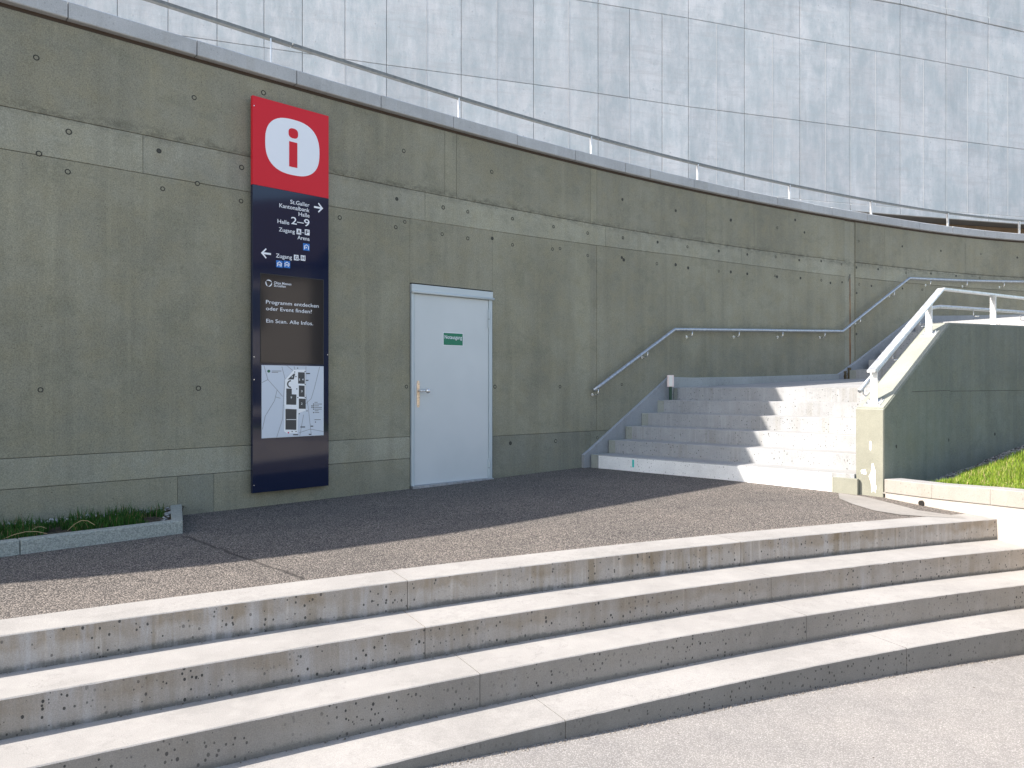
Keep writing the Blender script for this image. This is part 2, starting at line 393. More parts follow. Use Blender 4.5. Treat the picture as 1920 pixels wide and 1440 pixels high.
# ------------------------------------------------------------------ ground
def sstep(t): t = max(0., min(1., t)); return t*t*(3-2*t)
def zplat(X, Y):
    t = (Y-n1(X))/3.0; return -.004+(.045*sstep((X+1.0)/2.2)-.015*sstep(-(X+.3)/2.2))*sstep(t)
v = []; f = []; nx, ny = 90, 24
for i in range(nx+1):
    X = -9.5+13.6*i/nx
    for j in range(ny+1):
        b = S1(X, -.272); y1_ = wallY(X)+.3; Y = b[1]+(y1_-b[1])*j/ny
        v.append((b[0]*(1-j/ny)+X*j/ny, Y, zplat(X, Y)))
for i in range(nx):
    for j in range(ny): a = i*(ny+1)+j; f.append((a, a+ny+1, a+ny+2, a+1))
tag(mesh_obj('upper_pavement', v, f, M_asph, smooth=True), kind='structure')
def zlow(X): return lerp(X, [-8, -.6, .474, 3.34, 8], [-.40, -.53, -.587, -.657, -.72])
v = []; f = []; xs = [-60, -20, -12] + [-8+.5*i for i in range(33)] + [12, 20, 60]; ys = [-60, -20, -5, 0, 2, 3, 4, 5, 6, 12, 25, 60]
for x in xs:
    for y in ys: v.append((x, y, zlow(x)))
for i in range(len(xs)-1):
    for j in range(len(ys)-1): a = i*len(ys)+j; f.append((a, a+len(ys), a+len(ys)+1, a+1))
tag(mesh_obj('lower_pavement', v, f, M_lower), kind='structure')

# ------------------------------------------------------------------ the four broad steps
steps = empty('broad_steps', (0, 4.4, -.49), 0, 'four wide curved pale concrete steps between the lower and the upper asphalt', 'steps')
steps.location = (0, 0, 0)
def sx(px, k):
    lo, hi = -2., 4.
    for _ in range(40):
        m = (lo+hi)/2; p = S1(m, k*.316)
        if p[0]/p[1] < (px-960)/F: lo = m
        else: hi = m
    return (lo+hi)/2
ZT = [0., -.164, -.325, -.4875]
for k in range(4):
    c = [-6, *[sx(p, k) for p in ((764, 1389), (797, 1446), (900, 1512), (1060, 1700))[k]], 4.05 if k < 2 else 4.1]
    for i in range(len(c)-1):
        slab('step_block', steps, c[i], c[i+1], -.95, ZT[k]+.001, (k-1)*.316-(.0 if k else -.046)+.0 if k == 0 else (k-1)*.316-.03, k*.316, (M_step, M_step2, M_step3, M_step4)[k], .002, .004, .05, pt=S1, jit=.0006)

# ------------------------------------------------------------------ retaining wall
wall = empty('retaining_wall', (0, 0, 0), 0, 'long curved grey green concrete retaining wall with tie holes and pale coping', 'wall')
XL, XR = -8.6, 22.
TOP = 3.81
slab('wall_core', wall, XL, XR, -.4, 3.85, -.4, -.03, M_core, 0, .001, .3)
def U1z(X): return lerp(X, [-4, 1, 6, 14], [3.09, 3.11, 3.135, 3.14])
def U2z(X): return lerp(X, [-4, -1.6, 2.4, 6, 14], [2.78, 2.785, 2.875, 2.876, 2.88])
DX0, DX1 = wx(768.5), wx(923.5)
def xs_(l): return [XL if p == 'L' else XR if p == 'R' else wx(p) for p in l]
def row(cuts, z0, z1, mats, off=0., gap=.004):
    X = xs_(cuts)
    for i in range(len(X)-1):
        m = mats[i % len(mats)] if isinstance(mats, list) else mats
        slab('concrete_panel', wall, X[i], X[i+1], z0, z1, -.05, off, m, gap, .003)
row(['L', 100*0-250, 333, 401], -.2, .31, [M_wall, M_wall, M_dark], gap=.0018)
row([401, 768.5], -.2, .31, M_wall, gap=.0018)
row(['L', -100, 768.5], .31, .535, M_band, gap=.0015)
row(['L', -120, 768.5], .535, U2z, M_wall, gap=.0015)
slab('concrete_panel', wall, DX0, DX1, 2.135, U2z, -.05, 0, M_wall, .0008, .0005)
row([923.5, 1107], -.2, .49, M_dark, gap=.002)
row([1107, 1600], -.2, .49, M_dark, gap=.002)
row([923.5, 1107], .49, U2z, M_wall, gap=.0012)
row([1107, 1119], .49, U2z, M_wall, off=-.004, gap=.0012)
row([1119, 1322, 1584], .49, U2z, M_wall, gap=.0012)
row(['L', -150, 268, 540, 797, 1135, 1390, 1584], U2z, U1z, M_band, gap=.0018)
row(['L', -90, 834, 856, 1107, 1119, 1324, 1584], U1z, TOP, [M_wall], gap=.002)
slab('concrete_panel', wall, wx(1584), wx(1604), -.2, TOP, -.05, -.014, M_band, .004, .002)
row([1604, 1735, 'R'], -.2, U2z, M_wall, gap=.002)
row([1604, 1700, 1920, 'R'], U2z, U1z, M_band, gap=.003)
row([1604, 1659, 1810, 'R'], U1z, TOP, M_wall, gap=.003)
slab('shadow_gap_strip', wall, XL, XR, TOP-.002, 3.846, -.05, -.012, M_gapstrip, 0, .001)  # dark brown strip paints the shade in the gap under the coping
cc = [-260, -60, 128, 370, 557, 715, 851, 971, 1080, 1174, 1220, 1303, 1385, 1459, 1527, 1561, 1627, 1691, 1725, 1787, 1847, 1905, 1965]
cx = [XL, XL+1.2] + [wx(p, .055) for p in cc if wx(p, .055) > XL+1.5] + [XR]
for i in range(len(cx)-1):
    slab('coping_stone', wall, cx[i], cx[i+1], 3.838, 3.975+random.uniform(-.003, .003), -.42, .05+random.uniform(-.003, .003), M_cope, .004, .006, .08, jit=.0012)
# tie holes
TH = [(68,108),(364,183),(494,174),(129,247),(298,283),(73,288),(127,322),(305,354),(370,344),(453,314),(452,377),(757,283),(922,322),(744,373),(831,389),(877,397),(961,410),(637,408),(759,416),(742,426),(829,439),(877,447),(923,447),(961,459),(1036,467),(1050,466),(1102,479),(1038,425),(1102,437),(1167,374),(1168,446),(1233,454),(1267,395),(1289,463),(1370,413),(76,731),(372,728),(762,725),(928,725),(1050,725),(957,831),(1042,827),(1166,721),(1120,821)]
A = (1160, 380, 2.526)
for (a, b) in [(532,82),(751,119),(836,82),(880,141),(1137,182),(1343,207),(1526,228),(1715,243),(1888,260),(20,167),(326,209),(474,229),(609,245),(744,257),(855,272),(959,277),(1055,292),(1126,307),(1229,315),(1361,332),(1479,336),(1598,347),(1710,356),(15,260),(24,271),(181,289),(270,294),(329,309),(474,324),(531,328),(609,337),(741,347),(750,351),(861,357),(960,367),(1003,380),(1058,377),(1139,387),(1197,394),(1344,406),(1438,412),(1127,428),(1126,622)]:
    TH.append((A[0]+a/A[2], A[1]+b/A[2]))
bm = bmesh.new(); seg = 20; rr = [.0225, .0175, .0155, .013, .0]; hh = [.0012, .0016, -.010, -.012, -.012]
# raised ring, its dark colour painting the shade of a recess, dished plug inside
prof = [(.0215, .0), (.0205, .0014), (.0150, .0014), (.0135, .0006), (.0001, .0009)]
rings = [[bm.verts.new((r_*math.cos(2*math.pi*k/seg), -h_, r_*math.sin(2*math.pi*k/seg))) for k in range(seg)] for r_, h_ in prof]
for i in range(len(rings)-1):
    for k in range(seg):
        fc = bm.faces.new([rings[i][k], rings[i+1][k], rings[i+1][(k+1) % seg], rings[i][(k+1) % seg]]); fc.material_index = 0 if i < 3 else 1
me = bpy.data.meshes.new('tie_hole'); bm.to_mesh(me); bm.free(); me.materials.append(flat('recess_shade_ring', (.035, .035, .03), .9)); me.materials.append(M_wall)
me2 = me.copy(); me2.materials[1] = flat('open_cone', (.06, .06, .052), .9)  # darker plug colour stands for the shade inside an unfilled cone
for i, (px, py) in enumerate(TH):
    X, z = wz(px, py); n, t = walln(X)
    far = px > 1120
    o = bpy.data.objects.new('tie_hole', me2 if (far and i % 3) or i % 9 == 4 else me); COL.objects.link(o); o.parent = wall
    o.location = (X+n[0]*.0004, wallY(X)+n[1]*.0004, z); o.rotation_euler = (0, 0, math.atan2(t[1], t[0]))
    s_ = random.uniform(.9, 1.1)*(1.0 if not far else .95); o.scale = (s_, 1, s_)
# rust run under the open slot in the recessed strip, brown run over the skirting
def decal(name, parent, pts, off, mat, wob=0):
    """thin stain following the wall: list of (px, py_top, halfwidth m, z)"""
def wstrip(name, px, pya, pyb, wa, wb, mat, off):
    Xc, za = wz(px, pya); _, zb = wz(px, pyb); n, t = walln(Xc); v = []; f = []; N = 14
    for i in range(N+1):
        k = i/N; ww = (wa+(wb-wa)*k)*random.uniform(.75, 1.2); z = za+(zb-za)*k; dx = random.uniform(-.003, .003)
        for s2 in (-1, 1): v.append((Xc+t[0]*(s2*ww/2+dx)+n[0]*off, wallY(Xc)+t[1]*(s2*ww/2+dx)+n[1]*off, z))
    for i in range(N): f.append((2*i, 2*i+1, 2*i+3, 2*i+2))
    return mesh_obj(name, v, f, mat, wall)
wstrip('rust_stain', 1595, 520, 700, .022, .035, M_rust, -.012)
wstrip('open_slot', 1594.5, 514, 523, .022, .016, M_black, -.010)
wstrip('open_slot', 1591.5, 518, 528, .012, .010, M_black, -.010)

# terrace floor behind the coping, building beyond
v = []; f = []; N = 50
BA = R(14.0); BT = math.tan(BA); BY0 = 17.0-BT*6.375
def bldY(X): return BY0+BT*X
for i in range(N+1):
    X = XL+(XR+8-XL)*i/N; p = W(X, -.40); v += [(p[0], p[1], 3.88), (p[0], max(p[1]+.5, bldY(p[0])+6), 3.9)]
for i in range(N): f.append((2*i, 2*i+2, 2*i+3, 2*i+1))
tag(mesh_obj('terrace', v, f, M_terr), kind='structure')

rail = empty('terrace_railing', (0, 0, 0), 0, 'low grey steel flat bar railing on short posts along the wall coping', 'railing')
RO = -.10
M_railtop = m_metal('weathered_rail_steel', (.20, .21, .205), .6, 20)
M_railtop.node_tree.nodes['Principled BSDF'].inputs['Metallic'].default_value = .2
posts = [(-60, 0), (230, 0), (508, 66), (860, 188), (1108, 260), (1308, 305), (1480, 345), (1633, 375), (1777, 397), (1911, 417)]
pX = [wx(p[0], RO) for p in posts]
pX = [pX[2]-2*(pX[3]-pX[2])*1.02-2.1, pX[2]-2*2.0*.78, pX[2]-1.95*.78] + pX[2:] + [pX[-1]+1.9]
for X in pX:
    n, t = walln(X); p = W(X, RO)
    o = boxo('post', rail, M_galvl, -.035, .035, -.006, .006, 0, .268, .001); o.location = (p[0], p[1], 3.975)
    o.rotation_euler = (0, 0, math.atan2(t[1], t[0])+R(62))
    o = boxo('base_plate', rail, M_galvl, -.05, .05, -.03, .03, 0, .008); o.location = (p[0], p[1], 3.977); o.rotation_euler = (0, 0, math.atan2(t[1], t[0]))
cut = [XL+.2, pX[3]+.15, pX[5]+.12, pX[7]+.1, XR-.2]
for i in range(4):
    N = 24; bm = bmesh.new()
    strip(bm, [W(cut[i]+.004+(cut[i+1]-cut[i]-.008)*k/N, RO, 4.268) for k in range(N+1)], .05, .028); bm_obj('top_rail', bm, M_railtop, rail)

# ------------------------------------------------------------------ building
bld = empty('exhibition_hall', (0, 0, 0), 0, 'tall pale grey concrete hall with square formwork panels behind the wall', 'building')
def bpt(px, py=None):
    k = (px-960)/F; X = k*BY0/(1-k*BT); Y = bldY(X)
    return X, Y, None if py is None else EYE-(py-HZ)*Y/F
bn = (math.sin(BA), -math.cos(BA))
def bq(X, off, z): return (X+bn[0]*off, bldY(X)+bn[1]*off, z)
cols = [-420, -300, -190, -90, 5, 100, 160, 220, 315, 407, 495, 567, 647, 725, 800, 865, 932, 1000.7, 1066.7, 1121.7, 1181, 1241.7, 1291, 1344, 1396, 1449, 1500, 1548, 1594, 1642, 1688, 1732, 1774, 1814, 1853, 1890, 1926, 1990, 2060, 2130, 2200, 2280, 2360, 2440, 2540, 2640]
full = {5, 220, 407, 567, 725, 865, 1000.7, 1121.7, 1241.7, 1291, 1396, 1500, 1594, 1688, 1774, 1853, 1926, 2060, 2200, 2360, 2540}
def jl(px, pts):  # joint line height at picture column, extrapolated
    xs2, ys2 = zip(*pts)
    if px <= xs2[0]: s2 = (ys2[1]-ys2[0])/(xs2[1]-xs2[0]); return ys2[0]+s2*(px-xs2[0])
    if px >= xs2[-1]: s2 = (ys2[-1]-ys2[-2])/(xs2[-1]-xs2[-2]); return ys2[-1]+s2*(px-xs2[-1])
    return float(np.interp(px, xs2, ys2))
J = [lambda p: jl(p, [(-420, 286), (960, 340), (1640, 400), (1920, 421)]),
     lambda p: jl(p, [(-420, 268), (960, 325), (1640, 386), (1780, 397), (1920, 407)]),
     lambda p: jl(p, [(417, 78), (690, 117), (1067, 167), (1275, 198), (1500, 226), (1920, 280)]),
     lambda p: jl(p, [(690, -60), (1090, 1), (1297, 35), (1500, 72), (1687, 103), (1853, 133), (1920, 147)]),
     lambda p: jl(p, [(690, -170), (1380, -45), (1687, 8), (1853, 45), (1920, 60)]),
     lambda p: jl(p, [(690, -190), (1380, -58), (1687, -3), (1853, 32), (1920, 46)]),
     lambda p: jl(p, [(690, -400), (1920, -150)])]
def bpanel(pa, pb, ja, jb, mat, off=0., g=.006):
    Xa, Xb = bpt(pa)[0]+g, bpt(pb)[0]-g
    za0, za1, zb0, zb1 = bpt(pa, ja(pa))[2]+g, bpt(pa, jb(pa))[2]-g, bpt(pb, ja(pb))[2]+g, bpt(pb, jb(pb))[2]-g
    c = .006; v = [bq(Xa, -.05, za0), bq(Xb, -.05, zb0), bq(Xb, -.05, zb1), bq(Xa, -.05, za1),
         bq(Xa, off-c, za0), bq(Xb, off-c, zb0), bq(Xb, off-c, zb1), bq(Xa, off-c, za1),
         bq(Xa+c, off, za0+c), bq(Xb-c, off, zb0+c), bq(Xb-c, off, zb1-c), bq(Xa+c, off, za1-c)]
    f = [(0, 1, 2, 3), (0, 1, 5, 4), (1, 2, 6, 5), (2, 3, 7, 6), (3, 0, 4, 7), (4, 5, 9, 8), (5, 6, 10, 9), (6, 7, 11, 10), (7, 4, 8, 11), (8, 9, 10, 11)]
    return mesh_obj('concrete_panel', v, f, mat, bld)
vis = [p for p in cols]
for r_ in range(6):
    off = {0: .012, 1: 0, 2: 0, 3: 0, 4: .018, 5: .0}[r_]
    if r_ in (1, 2):
        for i in range(len(cols)-1): bpanel(cols[i], cols[i+1], J[r_], J[r_+1], M_bld, off, .0048)
    else:
        fl = [cols[0]] + [p for p in cols if p in full and p != 1241.7] + [cols[-1]]
        for i in range(len(fl)-1): bpanel(fl[i], fl[i+1], J[r_], J[r_+1], M_bld, off, .0055)
# joint filler: core box behind the panels
Xa, Xb = bpt(-420)[0], bpt(2640)[0]
v = [bq(Xa, -.02, 5.06), bq(Xb, -.02, 5.06), bq(Xb, -6, 5.06), bq(Xa, -6, 5.06), bq(Xa, -.02, 15), bq(Xb, -.02, 15), bq(Xb, -6, 15), bq(Xa, -6, 15)]
mesh_obj('core_wall', v, [(0, 1, 2, 3), (4, 5, 6, 7), (0, 1, 5, 4), (1, 2, 6, 5), (2, 3, 7, 6), (3, 0, 4, 7)], M_bldj, bld)
v = [bq(Xa, -.9, 3.8), bq(Xb, -.9, 3.8), bq(Xb, -5.8, 3.8), bq(Xa, -5.8, 3.8), bq(Xa, -.9, 5.055), bq(Xb, -.9, 5.055), bq(Xb, -5.8, 5.06), bq(Xa, -5.8, 5.06)]
mesh_obj('plinth', v, [(0, 1, 2, 3), (4, 5, 6, 7), (0, 1, 5, 4), (1, 2, 6, 5), (2, 3, 7, 6), (3, 0, 4, 7)], M_brown, bld)
# thin raised seams between half panels
for r_ in (1, 2):
    for p in cols[1:-1]:
        if p in full or (r_ == 2 and p < 1250 and int(p) % 2): continue
        X = bpt(p)[0]; za = bpt(p, J[r_](p))[2]+.01; zb = bpt(p, J[r_+1](p))[2]-.01
        v = [bq(X-.005, -.03, za), bq(X+.005, -.03, za), bq(X+.005, -.03, zb), bq(X-.005, -.03, zb), bq(X-.004, .0015, za), bq(X+.004, .0015, za), bq(X+.004, .0015, zb), bq(X-.004, .0015, zb)]
        mesh_obj('seam', v, [(0, 1, 2, 3), (4, 5, 6, 7), (0, 1, 5, 4), (1, 2, 6, 5), (2, 3, 7, 6), (3, 0, 4, 7)], M_bldf, bld)
# anchor holes, two columns by three per panel
v = []; f = []
for r_ in (1, 2, 3):
    for i in range(len(cols)-1):
        for cxk in (.3,) if (i % 2) else (.72,):
            for kz in (.14, .42, .70, .93):
                p = cols[i]+(cols[i+1]-cols[i])*cxk; pb = J[r_](p); pt_ = J[r_+1](p); X, Y, z = bpt(p, pb+(pt_-pb)*kz)
                b = len(v); rad = .017
                for k in range(8): v.append(bq(X+rad*math.cos(k*math.pi/4), .0015, z+rad*math.sin(k*math.pi/4)))
                v.append(bq(X, .0035, z))
                for k in range(8): f.append((b+k, b+(k+1) % 8, b+8))
tag(mesh_obj('anchor_plugs', v, f, flat('anchor_plug', (.5, .52, .54), .8), bld), kind='stuff')

# ------------------------------------------------------------------ stairs
D1 = (.686, .728); Q1 = (.728, -.686)      # going and riser directions of the first flight
A0 = (1.06, 9.52); Z0 = .045
DL = (.78*.313/.365, .626*.313/.365); DC = (.731, .682); DRr = (DC[0]*.345/.365, DC[1]*.345/.365)
def P1(t, u):
    k = u/3.09; l = (A0[0]+DL[0]*t, A0[1]+DL[1]*t); q = (A0[0]+Q1[0]*3.09+DRr[0]*t, A0[1]+Q1[1]*3.09+DRr[1]*t)
    return (l[0]*(1-k)+q[0]*k, l[1]*(1-k)+q[1]*k)
stairs = empty('staircase', (A0[0], A0[1], 0), 0, 'curved concrete staircase with whitewashed bottom riser rising right along the wall', 'stairs')
stairs.location = (0, 0, 0)
WID = 3.09; GO = .365; RI = .165
for k in range(5):
    q = [P1(k*GO, 0), P1(k*GO, WID-.01), P1((k+1)*GO+.02, WID-.01), P1((k+1)*GO+.02, 0)]
    o = prism('stair_step', q, -.2, Z0+RI*(k+1), M_stair, stairs, .005)
    e = prism('edge_block', [P1(k*GO+.012, -.11), P1(k*GO+.012, -.003), P1((k+1)*GO+.03, -.003), P1((k+1)*GO+.03, -.11)], -.2, Z0+RI*(k+1)-.006, M_edge, stairs, .003)
# whitewashed facing on the bottom riser
q = [P1(-.006, .02), P1(-.006, WID-.22), P1(.004, WID-.22), P1(.004, .02)]
prism('white_riser', q, -.02, Z0+RI-.012, M_stairw, stairs)
q = [P1(-.008, .52), P1(-.008, .545), P1(-.005, .545), P1(-.005, .52)]
prism('teal_mark', q, Z0+.045, Z0+RI-.03, M_teal, stairs)
# landing, rising gently to the right; bounded by wall and parapet
zl = lambda s_: 1.033+.036*s_
ch0 = (3.31+.06, 7.4+.06)
C1 = (.84, .545)
corner = (5.06-.175, 8.88+.185)
def ray_to(X): return (X, wallY(X)-.02)
# second flight frame at the wall
XF = wx(1588); tW = walln(XF)[1]; D2 = (.845, .535); Q2 = (.535, -.845)
B0 = W(XF, .17)[:2]
def P2(t, u): return (B0[0]+D2[0]*t+Q2[0]*u, B0[1]+D2[1]*t+Q2[1]*u)
wallpts = [W(wx(1250+8*i), -.0)[:2] for i in range(0, 44)]
lp0 = P1(5*GO, -.02); lp1 = P1(5*GO, WID+.05)
X0l = lp0[0]
CCL = (3.41, 7.326); CLV = (CCL[0]+DC[0]*1.84, CCL[1]+DC[1]*1.84)
def umax(t):   # width of the second flight up to the parapet
    p = P2(t, 0); q = (CLV[0]-C1[1]*.06, CLV[1]+C1[0]*.06); den = Q2[0]*C1[1]-Q2[1]*C1[0]
    return ((q[0]-p[0])*C1[1]-(q[1]-p[1])*C1[0])/den
pts = [lp0] + [p for p in wallpts if p[0] > lp0[0]-.02 and p[0] < B0[0]+.3] + [P2(.25, 0), P2(.25, umax(.25)), (CLV[0]-.08, CLV[1]+.05), lp1]
def zland(p):
    d = (p[0]-lp0[0])*D1[0]+(p[1]-lp0[1])*D1[1]; return zl(max(0, d))
o = prism('landing', pts, -.2, [zland(p) for p in pts], M_stair, stairs)
# proud nosing slab of the landing (sixth riser)
o = prism('stair_step', [P1(5*GO-.002, 0), P1(5*GO-.002, WID-.01), P1(5*GO+.3, WID-.01), P1(5*GO+.3, 0)], .4, [zl(-.0)+.004, zl(-.0)+.004, zl(.3)+.004, zl(.3)+.004], M_stair, stairs, .004)
prism('edge_block', [P1(5*GO+.012, -.085), P1(5*GO+.012, -.003), P1(5*GO+.32, -.003), P1(5*GO+.32, -.085)], -.2, zl(0)-.004, M_edge, stairs, .003)
# second flight
ZB = zland(B0)
for k in range(6):
    ta, tb = k*.345, (k+1)*.345+(.02 if k < 5 else 0); q = [P2(ta, 0), P2(ta, umax(ta)), P2(tb, umax(tb)), P2(tb, 0)]
    prism('stair_step', q, .6, ZB+RI*(k+1)-.01, M_stair, stairs, .004)
q = [P2(2.07, -.4), P2(2.07, umax(2.07)), P2(7, umax(7)), P2(7, -2.2)]
prism('landing', q, .6, ZB+RI*6-.013, M_stair, stairs)
prism('edge_block', [P2(.01, -.16), P2(.01, -.003), P2(.4, -.003), P2(.4, -.16)], .8, ZB+RI-.02, M_edge, stairs, .003)
# skirting / stringer on the wall: profile top (px,py) along wall
M_skl = m_step('skirting_render', (.43, .46, .47), .1, .5, .1)
SK = [(1095, 853), (1108, 842), (1255, 706.5), (1300, 708), (1420, 706), (1574, 701), (1600, 683), (1712, 597), (1735, 592), (1960, 588)]
skX = []; skZ = []
for px, py in SK:
    X, z = wz(px, py, .045); skX.append(X); skZ.append(z)
for (a, b, m) in ((skX[0], skX[2], M_stringer), (skX[2], skX[5], M_skl), (skX[5], skX[7], M_stringer), (skX[7], skX[9], M_stringer)):
    slab('skirting', stairs, a, b, -.1, (lambda X: lerp(X, skX, skZ)), -.01, .045 if m is M_stringer else .04, m, .0015, .003, .08)
prism('mortar_patch', [P1(-.03, WID-.21), P1(-.03, WID+.03), P1(.01, WID+.03), P1(.01, WID-.21)], -.02, .17, M_cheekend, stairs, .004)
# brown run on the skirting
Xr = wx(1592, .045); 
for dx, wd, z1_ in ((-.10, .075, 1.30), (.0, .09, 1.36), (.13, .06, 1.22)):
    n, t = walln(Xr); v = []; f = []
    for i in range(9):
        z = ZB-.02+(z1_-ZB+.02)*i/8
        for s2 in (-1, 1):
            a = dx+s2*wd*.5*random.uniform(.7, 1.2); v.append((W(Xr, .047)[0]+t[0]*a, W(Xr, .047)[1]+t[1]*a, z))
    for i in range(8): f.append((2*i, 2*i+1, 2*i+3, 2*i+2))
    mesh_obj('brown_stain', v, f, M_rustb, stairs)

# ------------------------------------------------------------------ parapet (cheek wall) beside the stairs
cheek = empty('stair_parapet', (3.4, 7.3, 0), 0, 'thick concrete parapet wall beside the stairs with sunlit end face', 'wall')
cheek.location = (0, 0, 0)
cc0 = (3.41, 7.326); cN = (-.682, .731); D1 = DC; SK0 = 1.84
c1 = (cc0[0]+D1[0]*1.84, cc0[1]+D1[1]*1.84)
cN2 = (-C1[1], C1[0])
hw = .132
mit = ((cN[0]+cN2[0])/2, (cN[1]+cN2[1])/2); ml = math.hypot(*mit)**2; mit = (mit[0]/ml, mit[1]/ml)
def line(s_): # s_ along centre line
    if s_ <= 1.84: return (cc0[0]+D1[0]*s_, cc0[1]+D1[1]*s_)
    return (c1[0]+C1[0]*(s_-1.84), c1[1]+C1[1]*(s_-1.84))
def ztop(s_): return .845+.495*s_ if s_ <= 1.84 else .845+.495*1.84+.022*(s_-1.84)
def cs(s_, side, extra=0):
    p = line(s_); nn = mit if abs(s_-1.84) < 1e-6 else (cN if s_ < 1.84 else cN2); k = side*(hw+extra); return (p[0]+nn[0]*k, p[1]+nn[1]*k)
def cslab(name, s0, s1, zb, zt, mat, bev=.012, parent=cheek):
    ss = [s0]+[x for x in (1.84,) if s0 < x < s1]+[s1]; v = []; f = []
    for s_ in ss:
        a = zb; b = zt(s_) if callable(zt) else zt
        L_, R_ = cs(s_, 1), cs(s_, -1); L2, R2 = cs(s_, 1, -bev), cs(s_, -1, -bev)
        v += [(*L_, a), (*L_, b-bev), (*L2, b), (*R2, b), (*R_, b-bev), (*R_, a)]
    n = len(ss)
    for i in range(n-1):
        for k in range(6): f.append((i*6+k, i*6+(k+1) % 6, i*6+6+(k+1) % 6, i*6+6+k))
    f += [tuple(range(6)), tuple(range((n-1)*6, n*6))]
    return mesh_obj(name, v, f, mat, parent)
# body with sloping part and level part; the end face is a separate paler piece
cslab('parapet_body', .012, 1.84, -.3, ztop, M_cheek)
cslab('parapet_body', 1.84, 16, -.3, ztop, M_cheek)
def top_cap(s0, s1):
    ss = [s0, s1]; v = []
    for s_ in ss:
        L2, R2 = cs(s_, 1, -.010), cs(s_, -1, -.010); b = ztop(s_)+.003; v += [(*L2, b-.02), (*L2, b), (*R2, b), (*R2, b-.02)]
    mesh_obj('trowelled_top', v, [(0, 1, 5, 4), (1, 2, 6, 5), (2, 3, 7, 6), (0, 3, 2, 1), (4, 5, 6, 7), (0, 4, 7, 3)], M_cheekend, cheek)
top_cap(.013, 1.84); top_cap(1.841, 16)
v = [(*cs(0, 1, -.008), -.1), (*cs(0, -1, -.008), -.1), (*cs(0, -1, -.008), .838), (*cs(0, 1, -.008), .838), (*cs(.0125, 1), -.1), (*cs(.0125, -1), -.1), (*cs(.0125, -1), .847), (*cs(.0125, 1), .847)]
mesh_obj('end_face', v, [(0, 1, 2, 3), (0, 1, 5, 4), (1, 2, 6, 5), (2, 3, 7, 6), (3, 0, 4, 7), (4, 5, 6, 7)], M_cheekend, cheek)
# flaked whitewash blotches on the end face
random.seed(3)
for (a, zc, ra, rz) in ((.03, .20, .035, .14), (-.045, .235, .02, .03), (.045, .09, .02, .05), (.01, .50, .012, .05), (-.07, .24, .012, .02)):
    v = []; pc = line(-.0015)
    for k in range(14):
        th = 2*math.pi*k/14; j = random.uniform(.55, 1.15); v.append((pc[0]+cN[0]*-(a+ra*j*math.cos(th)), pc[1]+cN[1]*-(a+ra*j*math.cos(th)), zc+rz*j*math.sin(th)))
    mesh_obj('whitewash_flake', v, [tuple(range(14))], M_chalk, cheek)
# formwork seams on the outer face
for s_, w_ in ((.62, .004), (1.3, .003), (2.3, .004), (3.4, .004)):
    p = cs(s_, -1, .0005); d = D1 if s_ < 1.84 else C1
    v = [(p[0], p[1], -.1), (p[0]+d[0]*w_, p[1]+d[1]*w_, -.1), (p[0]+d[0]*w_, p[1]+d[1]*w_, ztop(s_)-.03), (p[0], p[1], ztop(s_)-.03)]
    mesh_obj('formwork_seam', v, [(0, 1, 2, 3)], M_band, cheek)
for (sa, sb, zz) in ((.7, 1.84, 1.0), (1.841, 6, 1.0)):
    a, b = cs(sa, -1, .0006), cs(sb, -1, .0006)
    mesh_obj('formwork_seam', [(*a, zz), (*b, zz+.01), (*b, zz+.015), (*a, zz+.005)], [(0, 1, 2, 3)], M_core, cheek)
for px, py in ((1680, 837), (1779, 825), (1866, 814)):
    # small open tie holes
    best = min((abs((cs(s_, -1)[0])/(cs(s_, -1)[1])-(px-960)/F), s_) for s_ in [i*.02 for i in range(250)])[1]
    p = cs(best, -1); z = EYE-(py-HZ)*p[1]/F; d = D1 if best < 1.84 else C1
    o = bpy.data.objects.new('tie_hole', me2); COL.objects.link(o); o.parent = cheek; nn = cN if best < 1.84 else cN2
    o.location = (p[0]-nn[0]*.0006, p[1]-nn[1]*.0006, z); o.rotation_euler = (0, 0, math.atan2(d[1], d[0])); o.scale = (.7, 1, .85)

# ------------------------------------------------------------------ parapet railing
pr = empty('parapet_railing', (0, 0, 0), 0, 'galvanised railing of flat bar and round tube on the stair parapet', 'railing')
def rz_(s_): return 1.245+.495*(s_-.1) if s_ < 1.96 else 2.164+.007*(s_-1.957)
def line2(s_):
    if s_ <= 1.957: return (cc0[0]+D1[0]*s_, cc0[1]+D1[1]*s_)
    return (cc0[0]+D1[0]*1.957+C1[0]*(s_-1.957), cc0[1]+D1[1]*1.957+C1[1]*(s_-1.957))
bm = bmesh.new()
strip(bm, [(*line2(.035), rz_(.035)), (*line2(1.957), rz_(1.957))], .075, .02)
bm_obj('flat_handrail', bm, M_galvl, pr)
bm = bmesh.new(); strip(bm, [(*line2(1.962), rz_(1.957)+.001), (*line2(4.6), 2.185), (*line2(15), 2.26)], .075, .022); bm_obj('flat_handrail', bm, M_galvl, pr)
def off2(s_, o_):
    p = line2(s_); nn = cN if s_ < 1.957 else cN2; return (p[0]+nn[0]*o_, p[1]+nn[1]*o_)
bm = bmesh.new(); tp = []
for s_ in [.176, .8, 1.4, 1.85]: tp.append((*off2(s_, .165), 1.012+.506*(s_-.176)))
a = tp[-1]; b = (*off2(2.25, .165), 1.985)
tp += [(a[0]*.6+b[0]*.4-.01, a[1]*.6+b[1]*.4-.0, 1.95), b, (*off2(4.0, .165), 2.02), (*off2(15, .165), 2.1)]
tube(bm, tp, .021, 14); bm_obj('tube_handrail', bm, M_galv, pr, True)
bm = bmesh.new(); tube(bm, [(tp[0][0], tp[0][1], tp[0][2]), (tp[0][0]+.0001, tp[0][1], tp[0][2]+.00001)], .0, 6) if False else None
